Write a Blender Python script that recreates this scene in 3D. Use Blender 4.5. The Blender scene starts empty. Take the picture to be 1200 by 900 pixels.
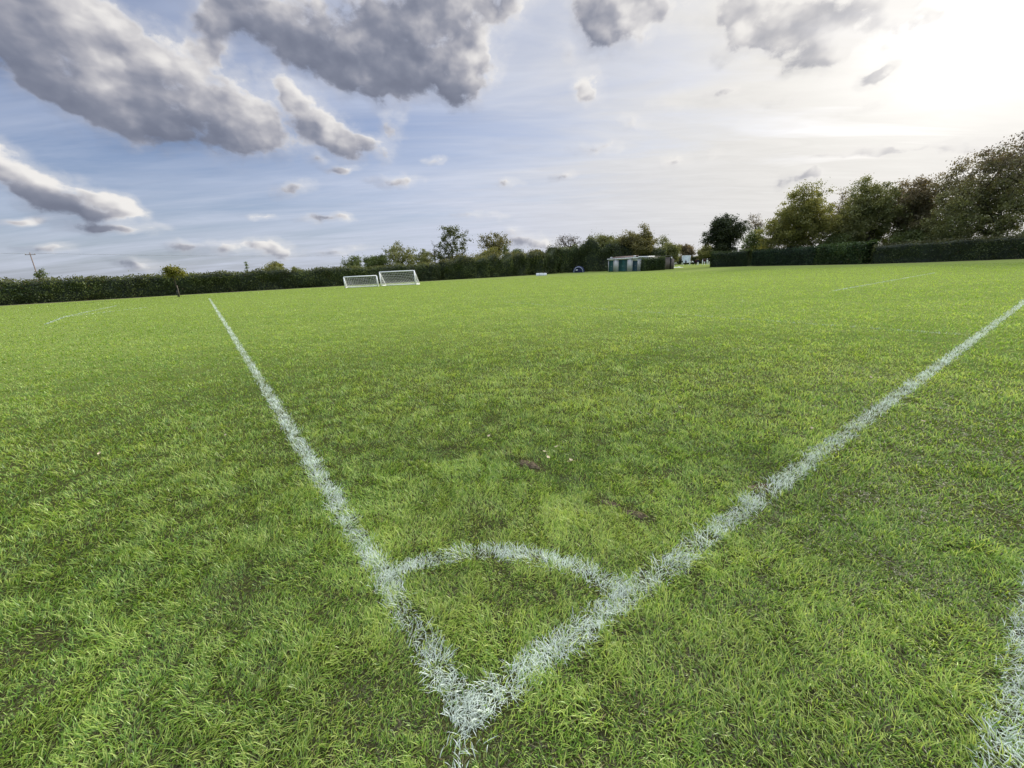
import bpy, math, random
import numpy as np
from mathutils import Vector, Matrix

R = math.radians
scene = bpy.context.scene
COL = scene.collection
rng = np.random.default_rng(11)

# ------------------------------------------------------------------ helpers
def tag(o, label=None, cat=None, group=None, kind=None):
    if label: o["label"] = label
    if cat: o["category"] = cat
    if group: o["group"] = group
    if kind: o["kind"] = kind
    return o

def empty(name, loc=(0, 0, 0), rz=0.0):
    o = bpy.data.objects.new(name, None)
    o.empty_display_size = 0.3
    COL.objects.link(o)
    o.location = loc
    o.rotation_euler = (0, 0, rz)
    return o

def link_mesh(name, me, mat=None, parent=None, loc=(0, 0, 0), rz=0.0):
    o = bpy.data.objects.new(name, me)
    COL.objects.link(o)
    if mat is not None:
        me.materials.append(mat)
    o.location = loc
    o.rotation_euler = (0, 0, rz)
    if parent is not None:
        o.parent = parent
    return o

def np_mesh(name, verts, quads=None, tris=None, col=None, smooth=False):
    """Fast mesh from arrays; col is one colour per vertex."""
    verts = np.asarray(verts, np.float32)
    me = bpy.data.meshes.new(name)
    nq = 0 if quads is None else len(quads)
    nt = 0 if tris is None else len(tris)
    loops, starts = [], []
    if nq:
        loops.append(np.asarray(quads, np.int32).ravel())
        starts.append(np.arange(nq, dtype=np.int32) * 4)
    if nt:
        loops.append(np.asarray(tris, np.int32).ravel())
        starts.append(np.arange(nt, dtype=np.int32) * 3 + nq * 4)
    loops = np.concatenate(loops)
    starts = np.concatenate(starts)
    me.vertices.add(len(verts))
    me.vertices.foreach_set("co", verts.ravel())
    me.loops.add(len(loops))
    me.loops.foreach_set("vertex_index", loops)
    me.polygons.add(nq + nt)
    me.polygons.foreach_set("loop_start", starts)
    if smooth:
        me.polygons.foreach_set("use_smooth", np.ones(nq + nt, bool))
    me.update(calc_edges=True)
    if col is not None:
        a = me.color_attributes.new("Col", "FLOAT_COLOR", "POINT")
        c = np.ones((len(verts), 4), np.float32)
        c[:, :3] = col
        a.data.foreach_set("color", c.ravel())
    return me

_perm = np.random.default_rng(5).random((256, 256)).astype(np.float32)
def vnoise(x, y, s=1.0, off=0.0):
    """smooth value noise in 0..1"""
    x = np.asarray(x) * s + off * 17.3 + 1000
    y = np.asarray(y) * s + off * 9.1 + 1000
    xi = np.floor(x).astype(int); yi = np.floor(y).astype(int)
    fx = x - xi; fy = y - yi
    fx = fx * fx * (3 - 2 * fx); fy = fy * fy * (3 - 2 * fy)
    g = lambda a, b: _perm[a & 255, b & 255]
    return ((g(xi, yi) * (1 - fx) + g(xi + 1, yi) * fx) * (1 - fy)
            + (g(xi, yi + 1) * (1 - fx) + g(xi + 1, yi + 1) * fx) * fy)

def fnoise(x, y, s=1.0, off=0.0, octv=3):
    t = 0; a = 1; w = 0
    for k in range(octv):
        t = t + a * vnoise(x, y, s * 2 ** k, off + k * 3.7); w += a; a *= 0.5
    return t / w

class MB:
    """collects boxes, bars, tubes and prisms into ONE mesh"""
    def __init__(self): self.v = []; self.q = []; self.t = []
    def _add(self, v, q=(), t=()):
        b = len(self.v)
        self.v += [tuple(p) for p in v]
        self.q += [tuple(i + b for i in f) for f in q]
        self.t += [tuple(i + b for i in f) for f in t]
    def box(self, x0, x1, y0, y1, z0, z1):
        v = [(x, y, z) for z in (z0, z1) for y in (y0, y1) for x in (x0, x1)]
        self._add(v, [(0, 2, 3, 1), (4, 5, 7, 6), (0, 1, 5, 4), (2, 6, 7, 3), (0, 4, 6, 2), (1, 3, 7, 5)])
        return self
    def quad(self, a, b, c, d): self._add([a, b, c, d], [(0, 1, 2, 3)]); return self
    def tri(self, a, b, c): self._add([a, b, c], [], [(0, 1, 2)]); return self
    def tube(self, p0, p1, r0, r1=None, n=6, cap=True):
        r1 = r0 if r1 is None else r1
        p0 = Vector(p0); p1 = Vector(p1); d = (p1 - p0)
        if d.length < 1e-6: return self
        d.normalize()
        a = d.orthogonal().normalized(); b = d.cross(a)
        v = []
        for p, r in ((p0, r0), (p1, r1)):
            for k in range(n):
                an = 2 * math.pi * k / n
                v.append(p + a * (math.cos(an) * r) + b * (math.sin(an) * r))
        q = [(k, (k + 1) % n, n + (k + 1) % n, n + k) for k in range(n)]
        t = []
        if cap:
            v += [p0, p1]
            t = [((k + 1) % n, k, 2 * n) for k in range(n)] + [(n + k, n + (k + 1) % n, 2 * n + 1) for k in range(n)]
        self._add(v, q, t); return self
    def path(self, pts, r, n=6):
        for a, b in zip(pts[:-1], pts[1:]): self.tube(a, b, r, n=n)
        return self
    def build(self, name, mat, parent=None, loc=(0, 0, 0), rz=0.0, smooth=False, bevel=0.0):
        me = np_mesh(name, self.v, self.q or None, self.t or None, smooth=smooth)
        o = link_mesh(name, me, mat, parent, loc, rz)
        if bevel:
            m = o.modifiers.new("Bevel", "BEVEL"); m.width = bevel; m.segments = 2; m.limit_method = "ANGLE"
        return o

# ------------------------------------------------------------------ node helper
class NT:
    def __init__(self, tree): self.t = tree; self.n = tree.nodes; self.l = tree.links
    def node(self, typ, **kw):
        nd = self.n.new(typ)
        for k, v in kw.items(): setattr(nd, k, v)
        return nd
    def _in(self, sock, v):
        if hasattr(v, "is_output"): self.l.new(v, sock)
        elif v is not None: sock.default_value = v
    def m(self, op, a, b=None, c=None, clamp=False):
        nd = self.node("ShaderNodeMath", operation=op, use_clamp=clamp)
        self._in(nd.inputs[0], a)
        if b is not None: self._in(nd.inputs[1], b)
        if c is not None: self._in(nd.inputs[2], c)
        return nd.outputs[0]
    def vm(self, op, a, b=None):
        nd = self.node("ShaderNodeVectorMath", operation=op)
        self._in(nd.inputs[0], a)
        if b is not None: self._in(nd.inputs[1], b)
        return nd.outputs["Value"] if op in ("DOT_PRODUCT", "LENGTH", "DISTANCE") else nd.outputs["Vector"]
    def noise(self, vec, scale, detail=3.0, rough=0.5, dist=0.0, out=0):
        nd = self.node("ShaderNodeTexNoise")
        nd.inputs["Scale"].default_value = scale; nd.inputs["Detail"].default_value = detail
        nd.inputs["Roughness"].default_value = rough; nd.inputs["Distortion"].default_value = dist
        if vec is not None: self.l.new(vec, nd.inputs["Vector"])
        return nd.outputs[out]
    def mix(self, f, a, b, blend="MIX"):
        nd = self.node("ShaderNodeMix", data_type="RGBA", blend_type=blend)
        self._in(nd.inputs[0], f)
        for s, v in ((nd.inputs[6], a), (nd.inputs[7], b)):
            if isinstance(v, tuple) and len(v) == 3: v = (*v, 1)
            self._in(s, v)
        return nd.outputs[2]
    def smooth(self, x, lo, hi, a=0.0, b=1.0):
        nd = self.node("ShaderNodeMapRange", interpolation_type="SMOOTHSTEP")
        self._in(nd.inputs[0], x)
        for i, v in enumerate((lo, hi, a, b)): nd.inputs[i + 1].default_value = v
        return nd.outputs[0]
    def comb(self, x, y, z=0.0):
        nd = self.node("ShaderNodeCombineXYZ")
        self._in(nd.inputs[0], x); self._in(nd.inputs[1], y); self._in(nd.inputs[2], z)
        return nd.outputs[0]
    def sep(self, v):
        nd = self.node("ShaderNodeSeparateXYZ"); self.l.new(v, nd.inputs[0]); return nd.outputs

def new_mat(name):
    m = bpy.data.materials.new(name); m.use_nodes = True
    m.node_tree.nodes.clear()
    return m, NT(m.node_tree)

def finish(nt, shader):
    o = nt.node("ShaderNodeOutputMaterial"); nt.l.new(shader, o.inputs["Surface"])

def simple_mat(name, col, rough=0.6, var=0.25, scale=6.0, metallic=0.0, streak=False):
    """painted / plain surface with dirt variation and a little bump"""
    m, nt = new_mat(name)
    tc = nt.node("ShaderNodeTexCoord")
    vec = tc.outputs["Object"]
    if streak:
        mp = nt.node("ShaderNodeMapping"); mp.inputs["Scale"].default_value = (1, 1, 0.15)
        nt.l.new(vec, mp.inputs[0]); vec = mp.outputs[0]
    n1 = nt.noise(vec, scale, 5, 0.6)
    dark = tuple(c * (1 - var) for c in col)
    lite = tuple(min(1, c * (1 + var * 0.5)) for c in col)
    c = nt.mix(nt.smooth(n1, 0.3, 0.7), dark, lite)
    p = nt.node("ShaderNodeBsdfPrincipled")
    nt.l.new(c, p.inputs["Base Color"])
    p.inputs["Roughness"].default_value = rough
    p.inputs["Metallic"].default_value = metallic
    b = nt.node("ShaderNodeBump"); b.inputs["Strength"].default_value = 0.15; b.inputs["Distance"].default_value = 0.01
    nt.l.new(n1, b.inputs["Height"]); nt.l.new(b.outputs[0], p.inputs["Normal"])
    finish(nt, p.outputs[0])
    return m

def leaf_mat(name, trans=0.35, gloss=0.06, rough=0.4, nscale=0.6, nvar=0.25):
    m, nt = new_mat(name)
    at = nt.node("ShaderNodeAttribute", attribute_name="Col")
    geo = nt.node("ShaderNodeNewGeometry")
    n1 = nt.noise(geo.outputs["Position"], nscale, 3, 0.6)
    c = nt.mix(1.0, at.outputs["Color"], nt.comb(*[nt.smooth(n1, 0.3, 0.7, 1 - nvar, 1 + nvar)] * 3), "MULTIPLY")
    d = nt.node("ShaderNodeBsdfDiffuse"); nt.l.new(c, d.inputs[0])
    t = nt.node("ShaderNodeBsdfTranslucent")
    nt.l.new(nt.mix(1.0, c, (1.25, 1.2, 0.7), "MULTIPLY"), t.inputs[0])
    s = nt.node("ShaderNodeMixShader"); s.inputs[0].default_value = trans
    nt.l.new(d.outputs[0], s.inputs[1]); nt.l.new(t.outputs[0], s.inputs[2])
    g = nt.node("ShaderNodeBsdfGlossy"); g.inputs["Roughness"].default_value = rough
    g.inputs["Color"].default_value = (0.8, 0.85, 0.8, 1)
    s2 = nt.node("ShaderNodeMixShader"); s2.inputs[0].default_value = gloss
    nt.l.new(s.outputs[0], s2.inputs[1]); nt.l.new(g.outputs[0], s2.inputs[2])
    finish(nt, s2.outputs[0])
    return m

# ------------------------------------------------------------------ camera
CAM_H = 1.55
cam = bpy.data.cameras.new("camera")
cam.sensor_width = 36.0; cam.sensor_fit = "HORIZONTAL"
cam.lens = 36.0 * 485 / 1200
cam.clip_start = 0.05; cam.clip_end = 6000
co = bpy.data.objects.new("camera", cam); COL.objects.link(co)
rt = Vector((0.9990624313, -0.0116787867, -0.0416876994))
up = Vector((0.0432927054, 0.269510462, 0.9620238316))
fw = Vector((0.0, 0.9629266414, -0.2697633837))
M = Matrix((rt, up, -fw)).transposed().to_4x4()
M.translation = Vector((0, 0, CAM_H))
co.matrix_world = M
scene.camera = co

# ------------------------------------------------------------------ light
SUN_AZ, SUN_EL = 46.0, 20.0
sd = Vector((math.cos(R(SUN_EL)) * math.sin(R(SUN_AZ)), math.cos(R(SUN_EL)) * math.cos(R(SUN_AZ)), math.sin(R(SUN_EL))))
sl = bpy.data.lights.new("sun", "SUN"); sl.energy = SUN_STRENGTH = 4.8; sl.angle = R(10); sl.color = (1.0, 0.93, 0.82)
so = bpy.data.objects.new("sun", sl); COL.objects.link(so)
so.rotation_euler = (-sd).to_track_quat("-Z", "Y").to_euler()
so.location = sd * 200

scene.view_settings.view_transform = "Standard"
scene.view_settings.look = "None"
scene.view_settings.exposure = 0
scene.cycles.max_bounces = 8
scene.cycles.diffuse_bounces = 3
scene.cycles.glossy_bounces = 2
scene.cycles.transmission_bounces = 4
scene.cycles.transparent_max_bounces = 8
scene.cycles.caustics_reflective = False
scene.cycles.caustics_refractive = False

# ------------------------------------------------------------------ sky: azimuth, elevation (deg), two shape axes, light axis, weight, brightness
CLOUDS = [
    (-43.286, 19.963, 0.207, -0.142, -0.116, -0.264, 0.024, 0.07, 1.1, 0.42),
    (-39.597, 18.289, 0.173, -0.121, -0.115, -0.249, 0.03, 0.078, 1.15, 0.42),
    (-34.844, 16.589, 0.154, -0.1, -0.103, -0.271, 0.039, 0.094, 1.15, 0.42),
    (-29.795, 15.393, 0.149, -0.068, -0.069, -0.443, 0.05, 0.117, 1.1, 0.4),
    (-39.213, 21.891, 0.208, -0.133, -0.1, -0.439, 0.032, 0.106, 1, 0.5),
    (-34.611, 20.347, 0.235, -0.219, -0.247, -0.347, 0.043, 0.13, 0.75, 0.55),
    (-29.889, 17.822, 0.203, -0.156, -0.2, -0.421, 0.06, 0.156, 0.9, 0.48),
    (-42.412, 17.695, 0.236, -0.165, -0.223, -0.414, 0.036, 0.089, 0.8, 0.4),
    (-26.257, 24.929, 0.171, -0.147, -0.148, -0.434, 0.03, 0.115, 1, 0.36),
    (-19.787, 23.093, 0.123, -0.093, -0.1, -0.34, 0.027, 0.084, 1.2, 0.3),
    (-14.238, 21.271, 0.176, -0.072, -0.06, -0.523, 0.042, 0.116, 0.95, 0.28),
    (-7.365, 24.078, 0.15, 0.058, 0.079, -0.303, 0.033, 0.095, 1.15, 0.34),
    (-3.956, 21.421, 0.248, 0.145, 0.135, -0.383, 0.086, 0.217, 1, 0.52),
    (-4.895, 27.286, 0.122, -0.012, 0.002, -0.416, 0.03, 0.09, 1.1, 0.38),
    (-14.445, 25.959, 0.221, -0.096, -0.042, -0.579, 0.046, 0.154, 0.55, 0.42),
    (-22.743, 17.634, 0.238, -0.285, -0.439, -0.465, 0.113, 0.291, 0.95, 0.62),
    (-20.137, 15.877, 0.227, -0.203, -0.314, -0.515, 0.108, 0.26, 1, 0.58),
    (-16.925, 14.381, 0.281, -0.138, -0.212, -0.832, 0.117, 0.268, 0.9, 0.5),
    (-12.804, 16.183, 0.341, -0.497, -0.417, -0.381, 0.084, 0.199, 0.735, 0.585),
    (-46.942, 9.486, 0.445, -0.247, -0.287, -0.506, 0.18, 0.268, 1.1, 0.66),
    (-44.723, 8.391, 0.33, -0.178, -0.254, -0.489, 0.186, 0.277, 1.15, 0.62),
    (-42.194, 7.451, 0.348, -0.165, -0.243, -0.659, 0.214, 0.322, 1.1, 0.58),
    (-40.157, 7.198, 0.619, -0.188, -0.083, -1.16, 0.301, 0.466, 0.931, 0.62),
    (11.507, 25.668, 0.251, -0.124, -0.124, -0.367, 0.047, 0.105, 1, 0.4),
    (14.351, 24.147, 0.21, -0.343, -0.345, -0.417, 0.114, 0.236, 0.882, 0.55),
    (17.021, 25.404, 0.25, 0.014, -0.099, -0.658, 0.09, 0.181, 0.9, 0.5),
    (27.176, 23.093, 0.189, -0.061, -0.222, -0.467, 0.08, 0.135, 1, 0.46),
    (29.328, 20.861, 0.207, -0.191, -0.454, -0.563, 0.115, 0.185, 0.95, 0.44),
    (25.854, 20.94, 0.394, 0.336, 0.368, -0.803, 0.238, 0.403, 0.686, 0.62),
    (35.829, 20.759, 0.208, 0.106, 0.041, -0.504, 0.096, 0.138, 1, 0.5),
    (34.265, 18.3, 0.274, 0.165, 0.214, -0.808, 0.19, 0.282, 1, 0.5),
    (38.869, 20.444, 0.368, 0.167, 0.004, -0.735, 0.117, 0.159, 0.8, 0.55),
    (39.382, 15.746, 0.416, 0.178, 0.131, -1.594, 0.253, 0.347, 1.2, 0.5),
    (37.948, 15.275, 0.741, 0.389, 0.395, -1.625, 0.266, 0.374, 0.686, 0.634),
    (39.753, 16.999, 1.246, 0.213, -0.509, -1.841, 0.266, 0.361, 0.686, 0.634),
    (-24.089, 9.812, 0.469, -0.102, -0.019, -1.129, 0.142, 0.282, 0.784, 0.55),
    (-13.183, 10.553, 0.41, -0.048, 0.003, -1.078, 0.154, 0.321, 0.833, 0.508),
    (11.695, 13.486, 0.38, 0.074, 0.058, -1.12, 0.079, 0.154, 0.931, 0.508),
    (-22.066, 6.488, 0.332, -0.067, -0.102, -2.107, 0.143, 0.265, 0.833, 0.536),
    (-40.713, 5.258, 0.335, -0.074, 0.046, -1.838, 0.298, 0.427, 0.85, 0.5),
    (-28.001, 3.328, 0.48, -0.084, -0.013, -0.822, 0.205, 0.335, 0.931, 0.592),
    (-33.137, 3.129, 0.425, -0.12, -0.13, -0.994, 0.242, 0.368, 0.833, 0.592),
    (19.8, 16.517, 0.516, -0.105, -0.312, -0.966, 0.15, 0.271, 0.735, 0.718),
    (24.236, 11.114, 0.556, 0.253, 0.439, -1.785, 0.215, 0.368, 0.833, 0.585),
    (20.603, 11.029, 0.894, 0.261, 0.12, -1.225, 0.199, 0.353, 0.784, 0.62),
    (33.864, 8.244, 0.38, 0.209, 0.561, -1.3, 0.096, 0.15, 1.176, 0.494),
    (2.824, 3.353, 0.195, -0.006, -0.035, -0.789, 0.092, 0.175, 0.85, 0.5),
    (40.746, 9.16, 0.21, 0.047, -0.183, -1.977, 0.07, 0.099, 1.1, 0.56),
    (45.862, 8.306, 0.307, 0.109, 0.147, -1.164, 0.049, 0.064, 1.15, 0.52),
    (11.605, 19.582, 0.231, -0.469, -0.559, -0.496, 0.108, 0.221, 0.588, 0.76),
    (-18.898, 11.906, 0.587, -0.086, 0.066, -2.278, 0.178, 0.382, 0.735, 0.55),
    (0.568, 10.392, 0.514, -0.024, -0.084, -2.092, 0.182, 0.369, 0.686, 0.585),
    (-47.773, 5.723, 0.8, -0.195, 0.146, -2.945, 0.261, 0.329, 0.784, 0.55),
    (-21.073, 12.861, 0.678, -0.251, -0.235, -1.602, 0.192, 0.421, 0.686, 0.585),
    (26.252, 17.03, 0.267, 0.162, 0.343, -1.16, 0.154, 0.257, 0.55, 0.66),
    (31.878, 15.25, 0.341, 0.182, 0.375, -1.513, 0.217, 0.335, 0.5, 0.68),
    (7.549, 10.792, 0.592, 0.061, 0.045, -1.768, 0.162, 0.318, 0.686, 0.69),
    (-3.469, 6.399, 0.228, -0.015, -0.066, -1.968, 0.088, 0.172, 0.6, 0.62),
    (-29.031, 7.041, 0.55, -0.101, 0.062, -2.848, 0.261, 0.463, 0.686, 0.585),
    (-35.829, 3.932, 0.627, -0.128, -0.003, -2.35, 0.373, 0.558, 0.735, 0.62),
    (-45.88, 3.517, 0.471, -0.111, 0.009, -2.275, 0.421, 0.515, 0.7, 0.6),
    (-39.632, 2.294, 0.378, -0.081, -0.036, -1.727, 0.401, 0.538, 0.7, 0.62),
    (-20.625, 3.285, 0.255, -0.037, -0.038, -1.678, 0.16, 0.28, 0.6, 0.56),
    (-8.273, 13.199, 0.674, -0.22, -0.325, -1.787, 0.146, 0.32, 0.588, 0.69),
    (-30.008, 21.263, 0.488, -0.46, -0.458, -0.764, 0.058, 0.182, 0.735, 0.55),
    (-30.586, 23.312, 0.482, -0.333, -0.261, -1.167, 0.064, 0.227, 0.686, 0.55),
    (7.657, 22.757, 0.317, -0.341, -0.567, -0.939, 0.139, 0.312, 0.539, 0.725),
    (41.47, 18.248, 0.488, 0.215, 0.034, -1.133, 0.095, 0.125, 0.7, 0.62),
    (15.602, 15.826, 0.481, -0.283, -0.729, -1.382, 0.22, 0.417, 0.588, 0.76),
    (10.621, 19.522, 0.215, -0.841, -0.487, -0.267, 0.085, 0.175, 0.637, 0.76),
    (28.258, 13.295, 0.308, 0.147, 0.427, -1.916, 0.124, 0.202, 0.55, 0.7),
    (36.113, 10.062, 0.247, 0.067, -0.009, -2.143, 0.072, 0.108, 0.65, 0.66),
    (36.9, 13.849, 0.262, 0.11, 0.229, -1.89, 0.07, 0.101, 0.6, 0.72),
]

def build_world():
    w = bpy.data.worlds.new("World"); scene.world = w; w.use_nodes = True
    nt = NT(w.node_tree); nt.n.clear()
    tc = nt.node("ShaderNodeTexCoord")
    d = nt.vm("NORMALIZE", tc.outputs["Generated"])
    x, y, z = nt.sep(d)
    az = nt.m("MULTIPLY", nt.m("ARCTAN2", x, y), 57.29578)
    el = nt.m("MULTIPLY", nt.m("ARCSINE", z), 57.29578)
    # physical sky
    sky = nt.node("ShaderNodeTexSky", sky_type="NISHITA")
    sky.sun_disc = False; sky.sun_elevation = R(SUN_EL); sky.sun_rotation = R(SUN_AZ)
    sky.air_density = 1.0; sky.dust_density = 1.5; sky.ozone_density = 1.5
    skyc = nt.mix(1.0, sky.outputs[0], (0.080, 0.092, 0.124), "MULTIPLY")
    # angle to the sun
    gs = nt.vm("DOT_PRODUCT", d, tuple(sd))
    ang = nt.m("MULTIPLY", nt.m("ARCCOSINE", nt.m("MINIMUM", gs, 0.99999)), 57.29578)
    # thin high veil: long soft streaks, thicker towards the sun
    pl = nt.m("ADD", nt.m("MAXIMUM", z, 0.0), 0.10)
    plane = nt.comb(nt.m("DIVIDE", x, pl), nt.m("DIVIDE", y, pl), 0.0)
    mp = nt.node("ShaderNodeMapping"); mp.inputs["Rotation"].default_value = (0, 0, R(-38)); mp.inputs["Scale"].default_value = (0.35, 1.3, 1)
    nt.l.new(plane, mp.inputs[0])
    st = nt.noise(mp.outputs[0], 1.3, 5, 0.62, 0.6)
    veil_f = nt.m("ADD", nt.smooth(ang, 15, 98, 0.95, 0.22), nt.m("MULTIPLY", nt.m("SUBTRACT", st, 0.5), 1.1))
    veil_f = nt.m("ADD", veil_f, nt.smooth(el, 0.0, 15.0, 0.40, 0.0), clamp=True)
    warm = nt.smooth(ang, 12, 60)
    veil_c = nt.mix(warm, (0.77, 0.75, 0.72), (0.59, 0.635, 0.76))
    hi = nt.smooth(el, 30, 60)                       # unseen sky overhead, brightened to light the grass
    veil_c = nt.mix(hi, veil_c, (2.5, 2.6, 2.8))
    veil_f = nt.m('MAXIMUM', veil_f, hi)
    mo = nt.noise(mp.outputs[0], 5.5, 4, 0.6, 0.8)      # faint mottling of the high layer
    mv = nt.m("MULTIPLY", nt.smooth(mo, 0.30, 0.70, 0.97, 1.03), nt.smooth(st, 0.30, 0.70, 0.97, 1.03))
    veil_c = nt.mix(1.0, veil_c, nt.comb(mv, mv, mv), "MULTIPLY")
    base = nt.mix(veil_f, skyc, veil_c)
    g1 = nt.m("MULTIPLY", nt.m("POWER", 2.71828, nt.m("MULTIPLY", nt.m("POWER", nt.m("DIVIDE", ang, 9.0), 2.0), -1.0)), 0.44)
    g2 = nt.m("MULTIPLY", nt.m("POWER", 2.71828, nt.m("MULTIPLY", nt.m("POWER", nt.m("DIVIDE", ang, 20.0), 2.0), -1.0)), 0.13)
    glow = nt.m("ADD", g1, g2)
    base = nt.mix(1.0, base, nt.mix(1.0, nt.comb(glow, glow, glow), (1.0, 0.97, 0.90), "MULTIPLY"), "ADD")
    # ---- cumulus in the part of the sky with the listed clouds
    ev = nt.comb(az, el, 0.0)
    nv = nt.comb(nt.m("MULTIPLY", az, 0.75), el, 0.0)
    wn = nt.noise(nv, 0.16, 3, 0.55, 0.0, 1)
    warp = nt.vm("MULTIPLY", nt.vm("SUBTRACT", wn, (0.5, 0.5, 0.5)), (6.5, 3.6, 0.0))
    wn2 = nt.noise(nv, 0.75, 2, 0.5, 0.0, 1)
    warp2 = nt.vm("MULTIPLY", nt.vm("SUBTRACT", wn2, (0.5, 0.5, 0.5)), (1.3, 0.8, 0.0))
    p = nt.vm("ADD", ev, nt.vm("ADD", warp, warp2))
    S = B = None
    for (ca, ce, ux, uy, vx, vy, lx, ly, amp, br) in CLOUDS:
        q = nt.vm("SUBTRACT", p, (ca, ce, 0))
        u = nt.vm("DOT_PRODUCT", q, (ux, uy, 0))
        v = nt.vm("DOT_PRODUCT", q, (vx, vy, 0))
        r2 = nt.m("MULTIPLY_ADD", u, u, nt.m("MULTIPLY", v, v))
        ww = nt.m("MULTIPLY", nt.m("POWER", 0.36, r2), amp)
        b = nt.m("ADD", nt.vm("DOT_PRODUCT", q, (lx, ly, 0)), br)
        S = ww if S is None else nt.m("ADD", S, ww)
        B = nt.m("MULTIPLY", ww, b) if B is None else nt.m("MULTIPLY_ADD", ww, b, B)
    bright = nt.m("DIVIDE", B, nt.m("ADD", S, 0.02))
    nq = nt.vm("ADD", nv, nt.vm("MULTIPLY", warp2, (0.5, 0.5, 0)))
    nz = nt.noise(nq, 0.30, 8, 0.60)                                   # ragged outline
    lo = nt.noise(nq, 0.27, 3.6, 0.50)                                  # billows, seen from two places for relief
    lo2 = nt.noise(nt.vm("ADD", nq, (0.60, 0.80, 0)), 0.27, 3.6, 0.50)
    vo = nt.node("ShaderNodeTexVoronoi", feature="SMOOTH_F1"); vo.inputs["Scale"].default_value = 0.42; vo.inputs["Smoothness"].default_value = 0.6
    vo.inputs["Detail"].default_value = 1.5; vo.inputs["Roughness"].default_value = 0.5
    nt.l.new(nt.vm("ADD", nq, nt.vm("MULTIPLY", warp2, (0.8, 0.8, 0))), vo.inputs["Vector"])
    puff = nt.m("SUBTRACT", 0.45, vo.outputs["Distance"])
    dens = nt.m("ADD", nt.m("MINIMUM", S, 1.05), nt.m("MULTIPLY", nt.m("SUBTRACT", nz, 0.52), 2.1))
    dens = nt.m("MULTIPLY_ADD", puff, 0.35, dens)
    alpha = nt.smooth(dens, 0.20, 0.72)
    alpha = nt.m("MAXIMUM", alpha, nt.smooth(dens, -0.20, 0.50, 0.0, 0.34))     # torn, half transparent fringe
    alpha = nt.m("MULTIPLY", alpha, nt.smooth(S, 0.05, 0.24))
    alpha = nt.m("MULTIPLY", alpha, nt.smooth(ang, 10, 40, 0.72, 1.0))
    relief = nt.m("MULTIPLY", nt.m("SUBTRACT", lo, lo2), 1.35)
    relief = nt.m("MULTIPLY_ADD", puff, 0.34, relief)
    relief = nt.m("MULTIPLY_ADD", nt.m("SUBTRACT", nz, lo), 0.34, relief)
    edge = nt.smooth(dens, 0.30, 0.80, 0.34, 0.0)
    t = nt.m("ADD", nt.m("ADD", bright, relief), edge)
    near = nt.smooth(ang, 8, 48, 0.24, 0.0)
    t = nt.m("ADD", nt.m("ADD", t, near), 0.15, clamp=True)
    cr = nt.node("ShaderNodeValToRGB")
    cr.color_ramp.interpolation = "B_SPLINE"
    els = cr.color_ramp.elements
    els[0].position = 0.0; els[0].color = (0.16, 0.175, 0.235, 1)
    els[1].position = 1.0; els[1].color = (0.95, 0.92, 0.88, 1)
    for pos, c in ((0.3, (0.215, 0.235, 0.305, 1)), (0.55, (0.40, 0.40, 0.45, 1)), (0.78, (0.70, 0.68, 0.68, 1))):
        e = els.new(pos); e.color = c
    nt.l.new(t, cr.inputs[0])
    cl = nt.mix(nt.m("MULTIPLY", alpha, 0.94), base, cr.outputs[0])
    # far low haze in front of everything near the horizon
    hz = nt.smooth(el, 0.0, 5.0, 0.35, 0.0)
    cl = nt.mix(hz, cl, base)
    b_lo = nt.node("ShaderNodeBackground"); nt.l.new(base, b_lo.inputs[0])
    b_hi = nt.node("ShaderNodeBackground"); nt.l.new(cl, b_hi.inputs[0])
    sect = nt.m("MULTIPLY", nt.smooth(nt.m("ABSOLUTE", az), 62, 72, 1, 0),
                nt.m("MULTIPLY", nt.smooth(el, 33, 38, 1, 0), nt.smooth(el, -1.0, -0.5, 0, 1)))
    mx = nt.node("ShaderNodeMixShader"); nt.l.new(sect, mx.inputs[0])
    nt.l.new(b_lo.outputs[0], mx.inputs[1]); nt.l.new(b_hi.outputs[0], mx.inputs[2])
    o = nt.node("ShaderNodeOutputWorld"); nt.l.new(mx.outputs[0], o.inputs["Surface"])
    w.cycles.sampling_method = "MANUAL"; w.cycles.sample_map_resolution = 512

build_world()

# ------------------------------------------------------------------ ground sheet
def ground_mat():
    m, nt = new_mat("turf_soil")
    geo = nt.node("ShaderNodeNewGeometry"); pos = geo.outputs["Position"]
    r = nt.vm("LENGTH", pos)
    soil = nt.mix(nt.smooth(nt.noise(pos, 14, 5, 0.65), 0.35, 0.65), (0.030, 0.026, 0.014), (0.075, 0.062, 0.040))
    thatch = nt.mix(nt.smooth(nt.noise(pos, 150, 6, 0.75), 0.38, 0.62), (0.016, 0.022, 0.008), (0.085, 0.085, 0.032))  # near thatch kept dark, its colour holding the shade between blades
    near = nt.mix(nt.smooth(nt.noise(pos, 1.1, 4, 0.6), 0.58, 0.78), thatch, soil)
    n_big = nt.noise(pos, 0.035, 4, 0.6)
    n_mid = nt.noise(pos, 0.35, 5, 0.65)
    far = nt.mix(nt.smooth(n_big, 0.3, 0.7), FAR_A, FAR_B)
    far = nt.mix(nt.smooth(n_mid, 0.3, 0.72, 0.0, 0.55), far, FAR_C)
    c = nt.mix(nt.smooth(r, 2.5, 15), near, far)
    p = nt.node("ShaderNodeBsdfDiffuse"); nt.l.new(c, p.inputs[0])
    b = nt.node("ShaderNodeBump"); b.inputs["Strength"].default_value = 0.6; b.inputs["Distance"].default_value = 0.03
    nt.l.new(nt.noise(pos, 30, 4, 0.6), b.inputs["Height"]); nt.l.new(b.outputs[0], p.inputs["Normal"])
    finish(nt, p.outputs[0])
    return m

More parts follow.
